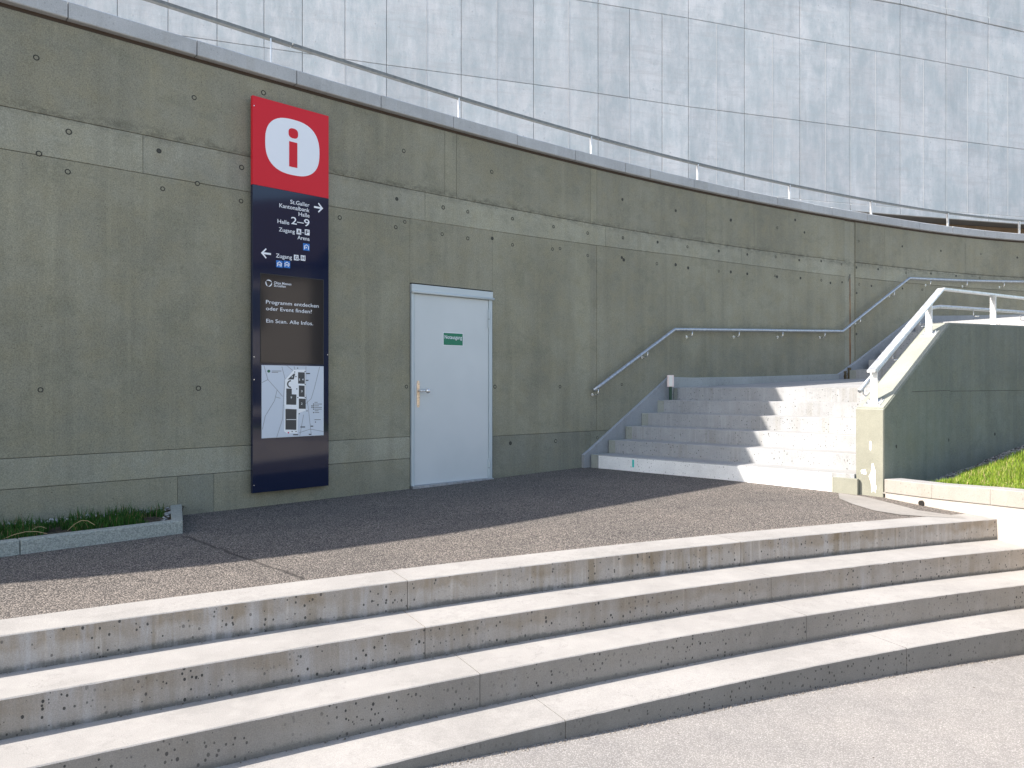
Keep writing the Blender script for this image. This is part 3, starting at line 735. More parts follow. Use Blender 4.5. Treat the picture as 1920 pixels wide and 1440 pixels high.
for s_ in (.26, 1.0, 1.78, 3.0, 4.2):
    z = (1.012+.506*(s_-.176)) if s_ < 1.9 else 2.0
    p = off2(s_, .165); q = off2(s_, .10)
    bm = bmesh.new(); tube(bm, [(p[0], p[1], z-.015), (p[0], p[1], z-.075), (p[0]*.7+q[0]*.3, p[1]*.7+q[1]*.3, z-.092), (q[0], q[1], z-.095)], .007, 8)
    bm_obj('rail_bracket', bm, M_stain, pr, True)
for s_ in (.105, 1.573, 3.13, 4.8, 6.4, 8.0, 9.6, 11.2, 12.8, 14.4):
    p = line2(s_) if s_ < 1.84 else line2(s_); zb = ztop(s_)+.004; nn = cN if s_ < 1.9 else cN2; d = D1 if s_ < 1.9 else C1
    o = boxo('post', pr, M_galvl, -.006, .006, -.034, .034, zb-.0, rz_(s_)-.012, .0015); o.location = (p[0], p[1], 0); o.rotation_euler = (0, 0, math.atan2(d[1], d[0]))
    sl_ = .495 if s_ < 1.84 else 0
    v = []
    for a_, b_ in ((-.055, -.075), (.055, -.075), (.055, .075), (-.055, .075)):
        for dz in (-.012, .006): v.append((p[0]+d[0]*a_+nn[0]*b_, p[1]+d[1]*a_+nn[1]*b_, zb+sl_*a_+dz))
    mesh_obj('base_plate', v, [(0, 2, 4, 6), (1, 3, 5, 7), (0, 1, 3, 2), (2, 3, 5, 4), (4, 5, 7, 6), (6, 7, 1, 0)], M_galvl, pr)
    for a_, b_ in ((-.035, -.055), (.035, -.055), (.035, .055), (-.035, .055)):
        bm = bmesh.new(); x_, y_ = p[0]+d[0]*a_+nn[0]*b_, p[1]+d[1]*a_+nn[1]*b_; zz = zb+sl_*a_
        tube(bm, [(x_, y_, zz), (x_, y_, zz+.022)], .008, 6); bm_obj('bolt', bm, M_stain, pr)

# ------------------------------------------------------------------ handrail on the wall
hr = empty('wall_handrail', (0, 0, 0), 0, 'round steel handrail on brackets fixed to the curved wall above the stairs', 'handrail')
HP = [(1113, 732), (1265, 617.5), (1420, 619), (1580, 621), (1705, 521.5), (1920, 528), (1990, 530)]
hx = []; hz_ = []
for px, py in HP:
    X, z = wz(px, py, .09); hx.append(X); hz_.append(z)
def hzf(X): return lerp(X, hx, hz_)
bm = bmesh.new(); N = 90; xsx = sorted(set([hx[0]+(hx[-1]-hx[0])*i/N for i in range(N+1)]+hx[1:-1]))
tube(bm, [W(X, .09, hzf(X)) for X in xsx], .022, 14); bm_obj('rail_tube', bm, M_galv, hr, True)
for px in (1122, 1214.5, 1298, 1386, 1468, 1547, 1613.5, 1677, 1745, 1813.5, 1883):
    X = wx(px, .09); z = hzf(X); n, t = walln(X)
    bm = bmesh.new(); dxx = -.035
    tube(bm, [W(X, .09, z-.018), W(X, .088, z-.085), W(X-.01, .075, z-.098), W(X-.02, .0, z-.1)], .0075, 8); bm_obj('rail_bracket', bm, M_stain, hr, True)
    bm = bmesh.new(); tube(bm, [W(X-.02, .0, z-.1), W(X-.02, .008, z-.1)], .019, 14); tube(bm, [W(X-.02, .008, z-.1), W(X-.02, .02, z-.1)], .011, 10)
    bm_obj('wall_rosette', bm, M_stain, hr)

# ------------------------------------------------------------------ low wall at the right end of the steps
low = empty('low_garden_wall', (0, 0, 0), 0, 'low whitewashed concrete wall with kerb course edging the right lawn', 'wall')
LW = [(3.49, 7.20, .19, .062), (3.66, 6.70, .205, .078), (3.86, 6.20, .235, .10), (3.905, 5.80, .26, .13), (3.98, 5.2, .29, .155), (4.1, 4.4, .30, .16), (4.3, 3.2, .30, .16), (4.6, 1.6, .30, .16), (5.0, -.5, .30, .16)]
def lwp(i, o_): # offset outward to the right
    a = LW[max(i-1, 0)]; b = LW[min(i+1, len(LW)-1)]; d = (b[0]-a[0], b[1]-a[1]); l = math.hypot(*d); return (LW[i][0]-d[1]/l*o_, LW[i][1]+d[0]/l*o_)
for i in range(len(LW)-1):
    e = .0015; a0, a1 = lwp(i, 0), lwp(i+1, 0); b0, b1 = lwp(i, .2), lwp(i+1, .2)
    prism('kerb_stone', [a0, a1, b1, b0], [LW[i][3]+.002, LW[i+1][3]+.002, LW[i+1][3]+.002, LW[i][3]+.002], [LW[i][2], LW[i+1][2], LW[i+1][2], LW[i][2]], M_kerbw, low, .006)
    a0, a1 = lwp(i, .012), lwp(i+1, .012); b0, b1 = lwp(i, .19), lwp(i+1, .19)
    prism('wall_base', [a0, a1, b1, b0], -1., [LW[i][3], LW[i+1][3], LW[i+1][3], LW[i][3]], M_kerbwh, low)
# drain spout at its foot
bm = bmesh.new(); pS = (3.63, 6.83)
dp = Vector((-.9, -.35, 0)).normalized()
tube(bm, [Vector((3.69, 6.83, .022)), Vector((3.69, 6.83, .022))+dp*.075], .026, 16); bm_obj_ = bm_obj('drain_spout', bm, M_black)
tag(bm_obj_, 'small black drain pipe stub at the foot of the low garden wall', 'pipe')

# thin cement skirt washed over the asphalt at the foot of the parapet
ks = []
for px, py in ((1572, 923), (1623, 929), (1656, 936), (1722, 951), (1800, 961), (1812, 965), (1745, 962), (1690, 959), (1640, 952), (1598, 941), (1574, 932)):
    Y = F*(EYE-.03)/(py-HZ); X = (px-960)/F*Y; ks.append((X, Y, zplat(X, Y)+.0045))
tag(mesh_obj('cement_skirt', ks, [tuple(range(len(ks)))], M_skirt), kind='structure')
# lawn bank
def dline(X, Y):
    best = 9
    for s0 in range(0, 40):
        p = cs(s0*.15, -1); best = min(best, math.hypot(X-p[0], Y-p[1]))
    return best
def zbank(X, Y):
    zc = lerp(X, [4.1, 4.51, 5.22, 5.607, 6.27, 9], [.05, .06, .137, .229, .332, .7])
    zk = lerp(X, [4, 4.4, 9], [.185, .215, .62]); k = sstep((dline(X, Y)-.15)/.5)
    return zc*(1-k)+zk*k
v = []; f = []; G = 44
for i in range(G+1):
    # rows from parapet foot to kerb, columns outward
    s_ = 9.5*i/G; a = cs(s_, -1, -.02); kY = 7.2-7.3*(i/G); fr = (lerp(kY, [-.5, 1.6, 3.2, 4.4, 5.2, 5.8, 6.2, 6.7, 7.2], [5.0, 4.6, 4.3, 4.1, 3.98, 3.905, 3.86, 3.66, 3.49])+.17, kY)
    for j in range(G+1):
        k = j/G; X = a[0]*(1-k)+fr[0]*k; Y = a[1]*(1-k)+fr[1]*k; v.append((X, Y, zbank(X, Y)))
for i in range(G):
    for j in range(G): a = i*(G+1)+j; f.append((a, a+G+1, a+G+2, a+1))
tag(mesh_obj('soil_bank', v, f, M_soil, smooth=True), kind='structure')

def blades(name, spots, mat, hmin, hmax, wid, label, cat):
    v = []; f = []
    for (x, y, z, k) in spots:
        h = random.uniform(hmin, hmax)*k; a = random.uniform(0, 2*math.pi); lean = random.uniform(0, .75)*h; ww = wid*random.uniform(.6, 1.3)
        dx, dy = math.cos(a), math.sin(a); px, py = -dy*ww/2, dx*ww/2; b = len(v)
        v += [(x-px, y-py, z-.01), (x+px, y+py, z-.01), (x+px*.8+dx*lean*.35, y+py*.8+dy*lean*.35, z+h*.55), (x-px*.8+dx*lean*.35, y-py*.8+dy*lean*.35, z+h*.55), (x+dx*lean, y+dy*lean, z+h)]
        f += [(b, b+1, b+2, b+3), (b+3, b+2, b+4)]
    me_ = bpy.data.meshes.new(name); me_.from_pydata(v, [], f); me_.materials.append(mat); o = bpy.data.objects.new(name, me_); COL.objects.link(o)
    return tag(o, label, cat, kind='stuff')
def rocks(name, spots, mat, rmin, rmax, label, cat):
    v = []; f = []
    for (x, y, z) in spots:
        r_ = random.uniform(rmin, rmax)*(1.0 if random.random() < .9 else 1.6); b = len(v); a0 = random.random()*6
        for k in range(6): th = a0+k*math.pi/3; v.append((x+r_*random.uniform(.8, 1.2)*math.cos(th), y+r_*random.uniform(.8, 1.2)*math.sin(th), z+r_*random.uniform(-.1, .15)))
        v.append((x+r_*.15, y, z+r_*random.uniform(.55, .8))); v.append((x, y, z-r_*.5))
        for k in range(6): f += [(b+k, b+(k+1) % 6, b+6), (b+(k+1) % 6, b+k, b+7)]
    me_ = bpy.data.meshes.new(name); me_.from_pydata(v, [], f); me_.materials.append(mat); o = bpy.data.objects.new(name, me_); COL.objects.link(o)
    return tag(o, label, cat, kind='stuff')
random.seed(11)
gs = []; gr_ = []
for _ in range(75000):
    i = random.random(); j = random.random(); s_ = 6.5*i*.95; a = cs(s_, -1, 0); kY = 7.2-5.0*i*.95
    fr = (lerp(kY, [-.5, 1.6, 3.2, 4.4, 5.2, 5.8, 6.2, 6.7, 7.2], [5.0, 4.6, 4.3, 4.1, 3.98, 3.905, 3.86, 3.66, 3.49])+.21, kY)
    X = a[0]*(1-j)+fr[0]*j; Y = a[1]*(1-j)+fr[1]*j
    if X > 10 or Y < 3.4: continue
    d = dline(X, Y); wob = .07*math.sin(X*5)+.05*math.sin(Y*9+1)
    if d > .33+wob: 
        if len(gs) < 34000: gs.append((X, Y, zbank(X, Y), .7+.6*abs(math.sin(X*3.1)*math.cos(Y*2.7))))
    elif d < .36+wob and len(gr_) < 7000: gr_.append((X, Y, zbank(X, Y)))
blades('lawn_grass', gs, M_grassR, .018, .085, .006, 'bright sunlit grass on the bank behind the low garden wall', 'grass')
rocks('gravel', gr_, M_grav, .008, .020, 'grey gravel strip along the foot of the stair parapet', 'gravel')
gt = []
for _ in range(2600):
    X = random.uniform(-1.0, 3.9); p = S1(X, 3*.316+abs(random.gauss(0, .018))); gt.append((p[0], p[1], zlow(p[0])+.001))
for k in range(3):
    for _ in range(500):
        X = random.uniform(-2.6, 3.8); p = S1(X, k*.316+abs(random.gauss(0, .008))+.002); gt.append((p[0], p[1], ZT[k+1]+.002))
for _ in range(1500):
    X = random.uniform(-2.6, 3.6); p = S1(X, -.272-abs(random.gauss(0, .02))); gt.append((p[0], p[1], zplat(p[0], p[1])+.001))
for _ in range(160):
    X = random.uniform(-1.0, 4.2); p = S1(X, 3*.316+random.uniform(0, 1.6)); gt.append((p[0], p[1], zlow(p[0])+.001))
rocks('grit', gt, M_gritm, .0015, .0045, 'loose grit and crumbs gathered at the foot of the broad steps', 'grit')
# broad-leaved weeds at the kerb
v = []; f = []
for _ in range(420):
    k = random.random(); kY = 6.9-2.0*k; X = lerp(kY, [-.5, 1.6, 3.2, 4.4, 5.2, 5.8, 6.2, 6.7, 7.2], [5.0, 4.6, 4.3, 4.1, 3.98, 3.905, 3.86, 3.66, 3.49])+.22+abs(random.gauss(0, .10)); Y = kY+random.uniform(-.05, .05)+.1
    z = zbank(X, Y)+random.uniform(.01, .045); a = random.uniform(0, 6.28); L_ = random.uniform(.012, .028); b = len(v); tl = random.uniform(-.3, .5)
    dx, dy = math.cos(a), math.sin(a)
    v += [(X, Y, z), (X+dx*L_*.5-dy*L_*.4, Y+dy*L_*.5+dx*L_*.4, z+L_*tl*.5+.004), (X+dx*L_, Y+dy*L_, z+L_*tl), (X+dx*L_*.5+dy*L_*.4, Y+dy*L_*.5-dx*L_*.4, z+L_*tl*.5+.004)]
    f += [(b, b+1, b+2), (b, b+2, b+3)]
me_ = bpy.data.meshes.new('weed_leaves'); me_.from_pydata(v, [], f); me_.materials.append(M_grassR); o = bpy.data.objects.new('clover', me_); COL.objects.link(o)
tag(o, 'light green clover leaves along the kerb of the low garden wall', 'weeds', kind='stuff')

# ------------------------------------------------------------------ left planter
pk = empty('planter_kerb', (0, 0, 0), 0, 'low granite kerb edging the shaded planting bed at the wall foot', 'kerb')
e0 = (-2.41, 5.635); kd = (-.718, -.696); kin = (-.696, .718)
def kp(s_, o_): return (e0[0]+kd[0]*s_+kin[0]*o_, e0[1]+kd[1]*s_+kin[1]*o_)
ss = [0, 1.03, 2.03, 3.03, 4.03]
for i in range(4):
    g = .002; prism('kerb_stone', [kp(ss[i]+g, 0), kp(ss[i+1]-g, 0), kp(ss[i+1]-g, .09), kp(ss[i]+g+(.09*.4 if i == 0 else 0), .09)], -.1, .078, M_granite, pk, .007)
pe = kp(.003, .002); 
wq = W(-2.78, 0)
pe2 = kp(.04, .095)
prism('kerb_stone', [(pe[0]-.004, pe[1]+.006), (pe2[0]-.01, pe2[1]-.004), (wq[0]-.07, wq[1]-.0), (wq[0]+.02, wq[1]+.02)], -.1, .074, M_granite, pk, .006)
v = []; f = []
for i in range(21):
    s_ = 4.*i/20; a = kp(s_+.02, .06); X = a[0]-.35; Xw = lerp(i, [0, 20], [-2.75, -6.6]); b = (Xw, wallY(Xw)+.02)
    for j in range(9): k = j/8; v.append((a[0]*(1-k)+b[0]*k, a[1]*(1-k)+b[1]*k, .055+.015*math.sin(i*1.3+j*2)))
for i in range(20):
    for j in range(8): a = i*9+j; f.append((a, a+9, a+10, a+1))
tag(mesh_obj('planter_soil', v, f, M_soil, smooth=True), kind='structure')
random.seed(5); gs = []; pb = []
for _ in range(16000):
    i = random.random()*.62; s_ = 4.*i; a = kp(s_+.02, .1); Xw = lerp(i, [0, 1], [-2.75, -6.6]); b = (Xw, wallY(Xw)-.02); k = random.random()
    X, Y = a[0]*(1-k)+b[0]*k, a[1]*(1-k)+b[1]*k
    cl = math.sin(X*7+1)*math.cos(Y*6)+.5*math.sin(X*17+Y*11)
    if k < .72 and cl > -.75 and s_ > .10: gs.append((X, Y, .06, .6+.5*max(0, cl)+.35*random.random()))
    elif len(pb) < 900 and (k > .74 or s_ < .10): pb.append((X, Y, .062))
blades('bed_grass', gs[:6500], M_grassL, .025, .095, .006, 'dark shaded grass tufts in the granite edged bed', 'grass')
rocks('bed_pebbles', pb[:520], M_peb, .007, .018, 'pale pebbles against the wall in the granite edged bed', 'pebbles')
for i, (s_, o_, L_, an) in enumerate(((1.1, .13, .28, .5), (1.28, .12, .22, 2.4), (.95, .2, .2, 1.2), (.72, .16, .18, .2), (1.2, .2, .3, 3.4))):
    a = kp(s_, o_); pts = [(a[0]+L_*t*math.cos(an), a[1]+L_*t*math.sin(an)*.5, .075+.07*math.sin(t*2.6)*(1 if i % 2 else .6)) for t in (0, .25, .5, .75, 1)]
    bm = bmesh.new(); tube(bm, pts, .0018, 5); o = bm_obj('dry_stalk', bm, M_dry)
    tag(o, ['bent dry straw stalk nearest the granite kerb', 'long dry straw stalk in the grass at picture left', 'short dry stalk standing in the bed grass', 'dry stalk lying closest to the kerb end', 'curved dry stalk behind the others in the bed'][i], 'stalk', 'dry stalks in the planting bed')

# ------------------------------------------------------------------ information sign
SL = Vector((-.33785*6.75, 6.75, 0)); SR = Vector((-.23889*7.277, 7.277, 0)); SW = (SR-SL).length; SA = math.atan2(SR.y-SL.y, SR.x-SL.x)
sign = empty('information_sign', (SL.x, SL.y, .118), SA, 'tall red and navy information sign with white i beside the door', 'sign')
SH = 3.50; ax = (SR-SL).normalized()
def sp(px, py):
    k = (px-960)/F; # (SL+a*ax): x = k*y
    a = (k*SL.y-SL.x)/(ax.x-k*ax.y); Y = SL.y+a*ax.y; return a, EYE-(py-HZ)*Y/F-.118
zr = sp(473, 345)[1]
def quad_plate(name, parent, mat, x0, x1, z0, z1, y0, y1, bev=.0015): return boxo(name, parent, mat, x0, x1, y0, y1, z0, z1, bev)
quad_plate('red_panel', sign, M_red, 0, SW, zr, SH, -.002, .035)
quad_plate('navy_panel', sign, M_navy, .0, SW, 0, zr-.001, -.002, .035)
quad_plate('side_rim', sign, M_navyf, .008, SW-.008, .008, SH-.008, .036, .052)
quad_plate('wall_bracket', sign, M_black, .08, SW-.08, .3, SH-.3, .052, .12)
# blob
def flatpoly(name, parent, mat, pts, y, th=.0015):
    n = len(pts); v = [(p[0], y-th, p[1]) for p in pts]+[(p[0], y, p[1]) for p in pts]
    return mesh_obj(name, v, [tuple(range(n)), tuple(range(n, 2*n))]+[(i, (i+1) % n, n+(i+1) % n, n+i) for i in range(n)], mat, parent)
def superell(cx_, cz_, a, b, e, n=64, tilt=0.):
    r_ = []
    for k in range(n):
        t = 2*math.pi*k/n; c, s2 = math.cos(t), math.sin(t); x = a*abs(c)**(2/e)*(1 if c > 0 else -1); z = b*abs(s2)**(2/e)*(1 if s2 > 0 else -1); r_.append((cx_+x+tilt*z, cz_+z))
    return r_
aL, _ = sp(497, 275); aR, _ = sp(598.5, 275); _, zt_ = sp(549, 224.5); _, zb_ = sp(549, 328.5)
bl = flatpoly('white_blob', sign, M_white, superell((aL+aR)/2, (zt_+zb_)/2, (aR-aL)/2, (zt_-zb_)/2, 2.55), -.0025)
a, z = sp(549.5, 250.5); flatpoly('letter_i_dot', bl, M_red, superell(a, z, .0475, .045, 2.6, 40), -.0045)
a0_, z0_ = sp(541.7, 312); a1_, z1_ = sp(557, 268.5); flatpoly('letter_i_stem', bl, M_red, [(a0_, z0_), (a1_, z0_), (a1_, z1_), (a0_, z1_)], -.0045)
def text(body, parent, mat, a0, a1, zb, cap, y=-.0025, name='lettering', bold=.006, keep=False, align='fit'):
    cu = bpy.data.curves.new('t', 'FONT'); cu.body = body; cu.size = 1; cu.offset = bold; cu.resolution_u = 3; cu.extrude = 0
    o = bpy.data.objects.new('t', cu); COL.objects.link(o); dg = bpy.context.evaluated_depsgraph_get()
    me_ = bpy.data.meshes.new_from_object(o.evaluated_get(dg)); bpy.data.objects.remove(o)
    xs3 = [v_.co.x for v_ in me_.vertices]; x0, x1 = min(xs3), max(xs3)
    sy = cap/.70; sx = (a1-a0)/(x1-x0) if align == 'fit' else sy
    for v_ in me_.vertices:
        x, yy = v_.co.x, v_.co.y
        nx_ = a0+(x-x0)*sx if align != 'right' else a1-(x1-x)*sx
        v_.co = (nx_, y-.001, zb+yy*sy)
    me_.materials.append(mat); ob = bpy.data.objects.new(name, me_); COL.objects.link(ob); ob.parent = parent; return ob
def stext(body, xa, xb, yb, cappx, mat=M_white, **k):
    a0, z0 = sp(xa, yb); a1, z1 = sp(xb, yb); Y = SL.y+(a0+a1)/2*ax.y
    # baselines run level on the sign: take the height at the right (or given) end
    zz = z1 if k.pop('right', True) else z0
    return text(body, sign, mat, a0, a1, zz, cappx*Y/F, **k)
stext('St.Galler', 544, 580, 388.3, 7.4)
stext('Kantonalbank', 523.5, 580, 398.3, 7.4)
stext('Halle', 559.5, 580, 408.2, 7.4)
stext('Halle', 520, 542, 421.5, 7.4)
stext('2–9', 545.5, 580, 425.2, 13.5)
stext('Zugang', 522.5, 552.5, 438.0, 7.4)
stext('Arena', 557.5, 580, 451.8, 7.4)
stext('Zugang', 517, 547, 486.3, 7.4)
stext('–', 565.2, 570, 439.5, 7.4)
stext(',', 560.3, 562.3, 487, 7.4)
def sbox(name, xa, xb, yt, yb, mat, y=-.0025):
    a0, z1 = sp(xa, yt); a1, _ = sp(xb, yt); am = sp((xa+xb)/2, yt); zt1 = am[1]; zb1 = sp((xa+xb)/2, yb)[1]
    return flatpoly(name, sign, mat, [(a0, zb1), (a1, zb1), (a1, zt1), (a0, zt1)], y)
def letter(ch, xa, xb, yb, cap, mat, y=-.0046, par=None, bold=.014):
    a0, z0 = sp(xa, yb); a1, _ = sp(xb, yb); zz = sp((xa+xb)/2, yb)[1]
    return text(ch, par or sign, mat, a0, a1, zz, cap*(SL.y+a0*ax.y)/F, y=y, bold=bold)
for ch, xa, xb, yt, yb in (('A', 555.8, 564.4, 429.3, 439.6), ('F', 571.2, 580, 430.5, 441), ('G', 550.8, 559.4, 478, 488.3), ('H', 563.6, 572.2, 479, 489)):
    b_ = sbox('letter_tile', xa, xb, yt, yb, M_white); letter(ch, xa+1.6, xb-1.6, yb-2., 6.6, M_navyf, par=b_)
for tx, xa, xb, yt, yb in (('P1', 568, 580, 456.8, 470), ('P8', 517.5, 529.4, 488.6, 501.6), ('P9', 531.6, 543.6, 489.2, 502.4)):
    b_ = sbox('parking_tile', xa, xb, yt, yb, M_blue); letter(tx, xa+1.5, xb-1.5, yb-2, 5.2, M_white, par=b_)
    xm = (xa+xb)/2; q = [sp(xa+1.2, yt+5), sp(xm, yt+1.6), sp(xb-1.2, yt+5), sp(xb-1.2, yt+6.4), sp(xm, yt+3.2), sp(xa+1.2, yt+6.4)]
    zc_ = sp(xm, yt)[1]; q2 = [(p[0], zc_-d_*(SL.y+.25)/F) for p, d_ in zip(q, (5, 1.6, 5, 6.4, 3.2, 6.4))]
    flatpoly('roof_mark', b_, M_white, q2, -.0046)
def arrow(xa, xb, yc, right=True):
    a0, z = sp(xa, yc); a1, _ = sp(xb, yc); z = sp((xa+xb)/2, yc)[1]; t = .0085; h = .046
    if not right: a0, a1 = a1, a0
    d = 1 if a1 > a0 else -1; tip = a1
    flatpoly('arrow', sign, M_white, [(a0, z-t), (tip-d*t*1.2, z-t), (tip-d*t*1.2, z+t), (a0, z+t)], -.0025)
    for s2 in (-1, 1):
        flatpoly('arrow_head', sign, M_white, [(tip, z), (tip-d*h, z+s2*h), (tip-d*h-d*t*.9, z+s2*(h-t*1.0)), (tip-d*t*2.4, z)], -.0043)
arrow(588.5, 605.3, 389.5, True); arrow(488.7, 507.7, 475.3, False)
# screen
def rectz(xa, xb, yt_l, yb_l):
    a0, zt2 = sp(xa, yt_l); _, zb2 = sp(xa, yb_l); a1, _ = sp(xb, yt_l); return a0, a1, zb2, zt2
a0, a1, zb2, zt2 = rectz(488.7, 605.5, 513, 680)
scr = quad_plate('screen', sign, M_screen, a0, a1, zb2, zt2, -.006, -.0025, .001)
quad_plate('screen_bezel', sign, M_black, a0-.006, a1+.006, zb2-.006, zt2+.006, -.0045, -.0015, .001)
def sct(b, xa, xb, yb, cap, y=-.0065, bold=.003): 
    a0, zz = sp(xa, yb); a1, _ = sp(xb, yb); return text(b, scr, M_white, a0, a1, zz, cap*(SL.y+a0*ax.y)/F, y=y, bold=bold)
sct('Programm entdecken', 498, 596.7, 569.3, 7); sct('oder Event finden?', 498, 584, 581.5, 7); sct('Ein Scan. Alle Infos.', 498.5, 586.3, 604.6, 7)
sct('Olma Messen', 513, 545.5, 532.2, 4.6, bold=.008); sct('St.Gallen', 513, 535, 537.4, 4.6, bold=.008)
# ring logo: open crescent pieces
ac, zc = sp(503.2, 531)
for (ta, tb) in ((20, 135), (150, 250), (262, 372)):
    q = []; n = 14
    for k in range(n+1): t = R(ta+(tb-ta)*k/n); q.append((ac+.031*math.cos(t), zc+.031*math.sin(t)))
    for k in range(n, -1, -1):
        t = R(ta+(tb-ta)*k/n); fr = math.sin(math.pi*k/n); rr_ = .031-.010*(.25+.75*fr); q.append((ac+rr_*math.cos(t), zc+rr_*math.sin(t)))
    flatpoly('ring_logo', scr, M_white, q, -.0065, .001)
# map
a0, a1, zb3, zt3 = rectz(490, 606.3, 684.5, 822)
mp = quad_plate('map_panel', sign, M_map, a0, a1, zb3, zt3, -.006, -.0025, .001)
mw, mh = a1-a0, zt3-zb3
def mpt(x, y):   # crop pixels 120..585 by 780..1328(left)/1303(right)
    u = (x-120)/465; yt_ = 779+11*u; yb_ = 1328-25*u; return a0+mw*(u*(1+.03*(1-u))), zt3-(y-yt_)/(yb_-yt_)*mh
def mpoly(pts, mat, y=-.0062, name='map_print'): return flatpoly(name, mp, mat, [mpt(*p) for p in pts], y, .0006)
def mline(pts, mat=M_mapl, w_=.0035):
    for i in range(len(pts)-1):
        (xa, za), (xb, zb_2) = mpt(*pts[i]), mpt(*pts[i+1]); l = math.hypot(xb-xa, zb_2-za); nx_, nz_ = -(zb_2-za)/l*w_/2, (xb-xa)/l*w_/2
        flatpoly('map_road', mp, mat, [(xa+nx_, za+nz_), (xb+nx_, zb_2+nz_), (xb-nx_, zb_2-nz_), (xa-nx_, za-nz_)], -.0061, .0004)
for pl in ([(135, 782), (163, 888), (228, 965), (268, 1015)], [(122, 910), (163, 888)], [(228, 965), (210, 1045), (145, 1160), (125, 1260)], [(216, 1018), (252, 1028)],
           [(262, 790), (285, 880), (275, 1010), (268, 1180), (225, 1320)], [(300, 785), (345, 822), (290, 885)], [(443, 792), (440, 990), (460, 1090), (485, 1300)],
           [(552, 795), (510, 950), (485, 1030), (440, 1070)], [(425, 1150), (395, 1310)], [(390, 1285), (478, 1258), (583, 1275)], [(355, 790), (358, 822)], [(275, 1080), (370, 1082)]): mline(pl)
mpoly([(283, 1085), (380, 1085), (378, 1290), (300, 1290), (278, 1275)], M_mapw, -.00615)
mpoly([(350, 815), (440, 815), (440, 1120), (385, 1140), (370, 1290), (280, 1085), (285, 890)], M_mapw, -.00613)
for q in ([(382, 833), (434, 835), (434, 920), (382, 918)], [(388, 932), (433, 934), (433, 1018), (388, 1016)], [(388, 1030), (441, 1032), (441, 1107), (388, 1106)],
          [(294, 955), (335, 956), (335, 998), (370, 1000), (368, 1077), (294, 1075)], [(288, 1107), (371, 1110), (369, 1264), (288, 1262)], [(303, 888), (352, 842), (360, 845), (350, 887)]):
    mpoly(q, M_mapd, -.0064)
arc = [(334+30*math.cos(R(t))-5, 922-30*math.sin(R(t))) for t in range(90, 271, 15)]+[(334+20*math.cos(R(t))-5, 922-20*math.sin(R(t))) for t in range(270, 89, -15)]
mpoly(arc, M_mapd, -.0064)
def mtext(b, x, y, cap, mat=M_mapw, yy=-.0071):
    a_, z_ = mpt(x, y); c_ = cap*.25*6.9/F; text(b, mp, mat, a_-c_*.4*len(b), a_+c_*.4*len(b), z_-c_/2, c_, y=yy, name='map_number', bold=.01)
for b_, x, y in (('7', 338, 870), ('5', 392, 888), ('4', 418, 888), ('3', 410, 975), ('2', 410, 1068), ('9', 331, 1022)): mtext(b_, x, y, 15)
for x, y, m_, r_ in [(169, 825, M_greendot, 11), (310, 1285, M_pinkdot, 6)]+[(x, y, M_mapd, 4.5) for x, y in ((379, 803), (357, 832), (366, 866), (373, 958), (380, 1023), (435, 828), (436, 925), (437, 1022), (451, 1122), (391, 1143), (338, 1276), (367, 1276), (518, 1205))]:
    mpoly([(x+r_*math.cos(2*math.pi*k/12), y+r_*math.sin(2*math.pi*k/12)) for k in range(12)], m_, -.0066)
for x0, x1, y in ((190, 258, 824), (190, 236, 834), (445, 475, 843), (440, 462, 894), (400, 436, 1242), (480, 500, 1236), (345, 384, 1300), (465, 485, 1297), (510, 535, 1058), (510, 570, 1071), (510, 545, 1084), (510, 570, 1096), (510, 568, 1109), (512, 542, 1121), (512, 548, 1134), (510, 560, 1187), (296, 368, 1187)):
    th_ = 2.2 if y < 835 or 1050 < y < 1200 else 4
    mpoly([(x0, y-th_), (x1, y-th_), (x1, y+th_), (x0, y+th_)], M_mapw if y == 1187 and x0 < 300 else M_mapl if 1050 < y < 1190 or y < 835 else M_mapd, -.00655)
for x, y in ((490, 1084), (490, 1096), (503, 1071), (503, 1084), (503, 1096), (503, 1109), (503, 1134)): mpoly([(x-4, y-4), (x+4, y-4), (x+4, y+4), (x-4, y+4)], M_mapd, -.0067)
mtext('Olma Messen', 223, 822, 8, M_mapl) if False else None
for x_, z_ in ((.012, SH-.09), (.012, 1.2), (SW-.012, 1.24), (.012, .07), (.012, 1.0)):
    bm = bmesh.new(); tube(bm, [(x_, -.001, z_), (x_, -.005, z_)], .005, 8); bm_obj('screw', bm, M_stain, sign)

# ------------------------------------------------------------------ door
dn = .0
dl = W(wx(770.5), .012); dr = W(wx(921.5), .012); DA = math.atan2(dr[1]-dl[1], dr[0]-dl[0]); DW = math.hypot(dr[0]-dl[0], dr[1]-dl[1])
door = empty('emergency_door', (dl[0], dl[1], .012), DA, 'light grey steel emergency exit door with green notice in the curved wall', 'door')
dax = (math.cos(DA), math.sin(DA))
def dpz(px, py):
    k = (px-960)/F; a = (k*dl[1]-dl[0])/(dax[0]-k*dax[1]); Y = dl[1]+a*dax[1]; return a, EYE-(py-HZ)*Y/F-.012
DH = dpz(770.5, 532)[1]
ja = dpz(776.5, 600)[0]; jb = DW-dpz(916.5, 600)[0]
boxo('door_frame', door, M_doorf, 0, ja, -.004, .06, 0, DH-.09, .002)
boxo('door_frame', door, M_doorf, DW-jb, DW, -.004, .06, 0, DH-.09, .002)
boxo('door_reveal', door, M_core, -.012, DW+.012, .03, .05, -.02, DH+.01)
boxo('door_head', door, M_doorf, -.002, DW+.002, -.014, .06, DH-.088, DH, .003)
bm = bmesh.new(); tube(bm, [(-.006, -.018, DH-.082), (DW+.01, -.018, DH-.082)], .014, 10); bm_obj('drip_rail', bm, M_doorf, door, True)
leaf = boxo('door_leaf', door, M_door, ja+.006, DW-jb-.005, .004, .045, .012, DH-.096, .002)
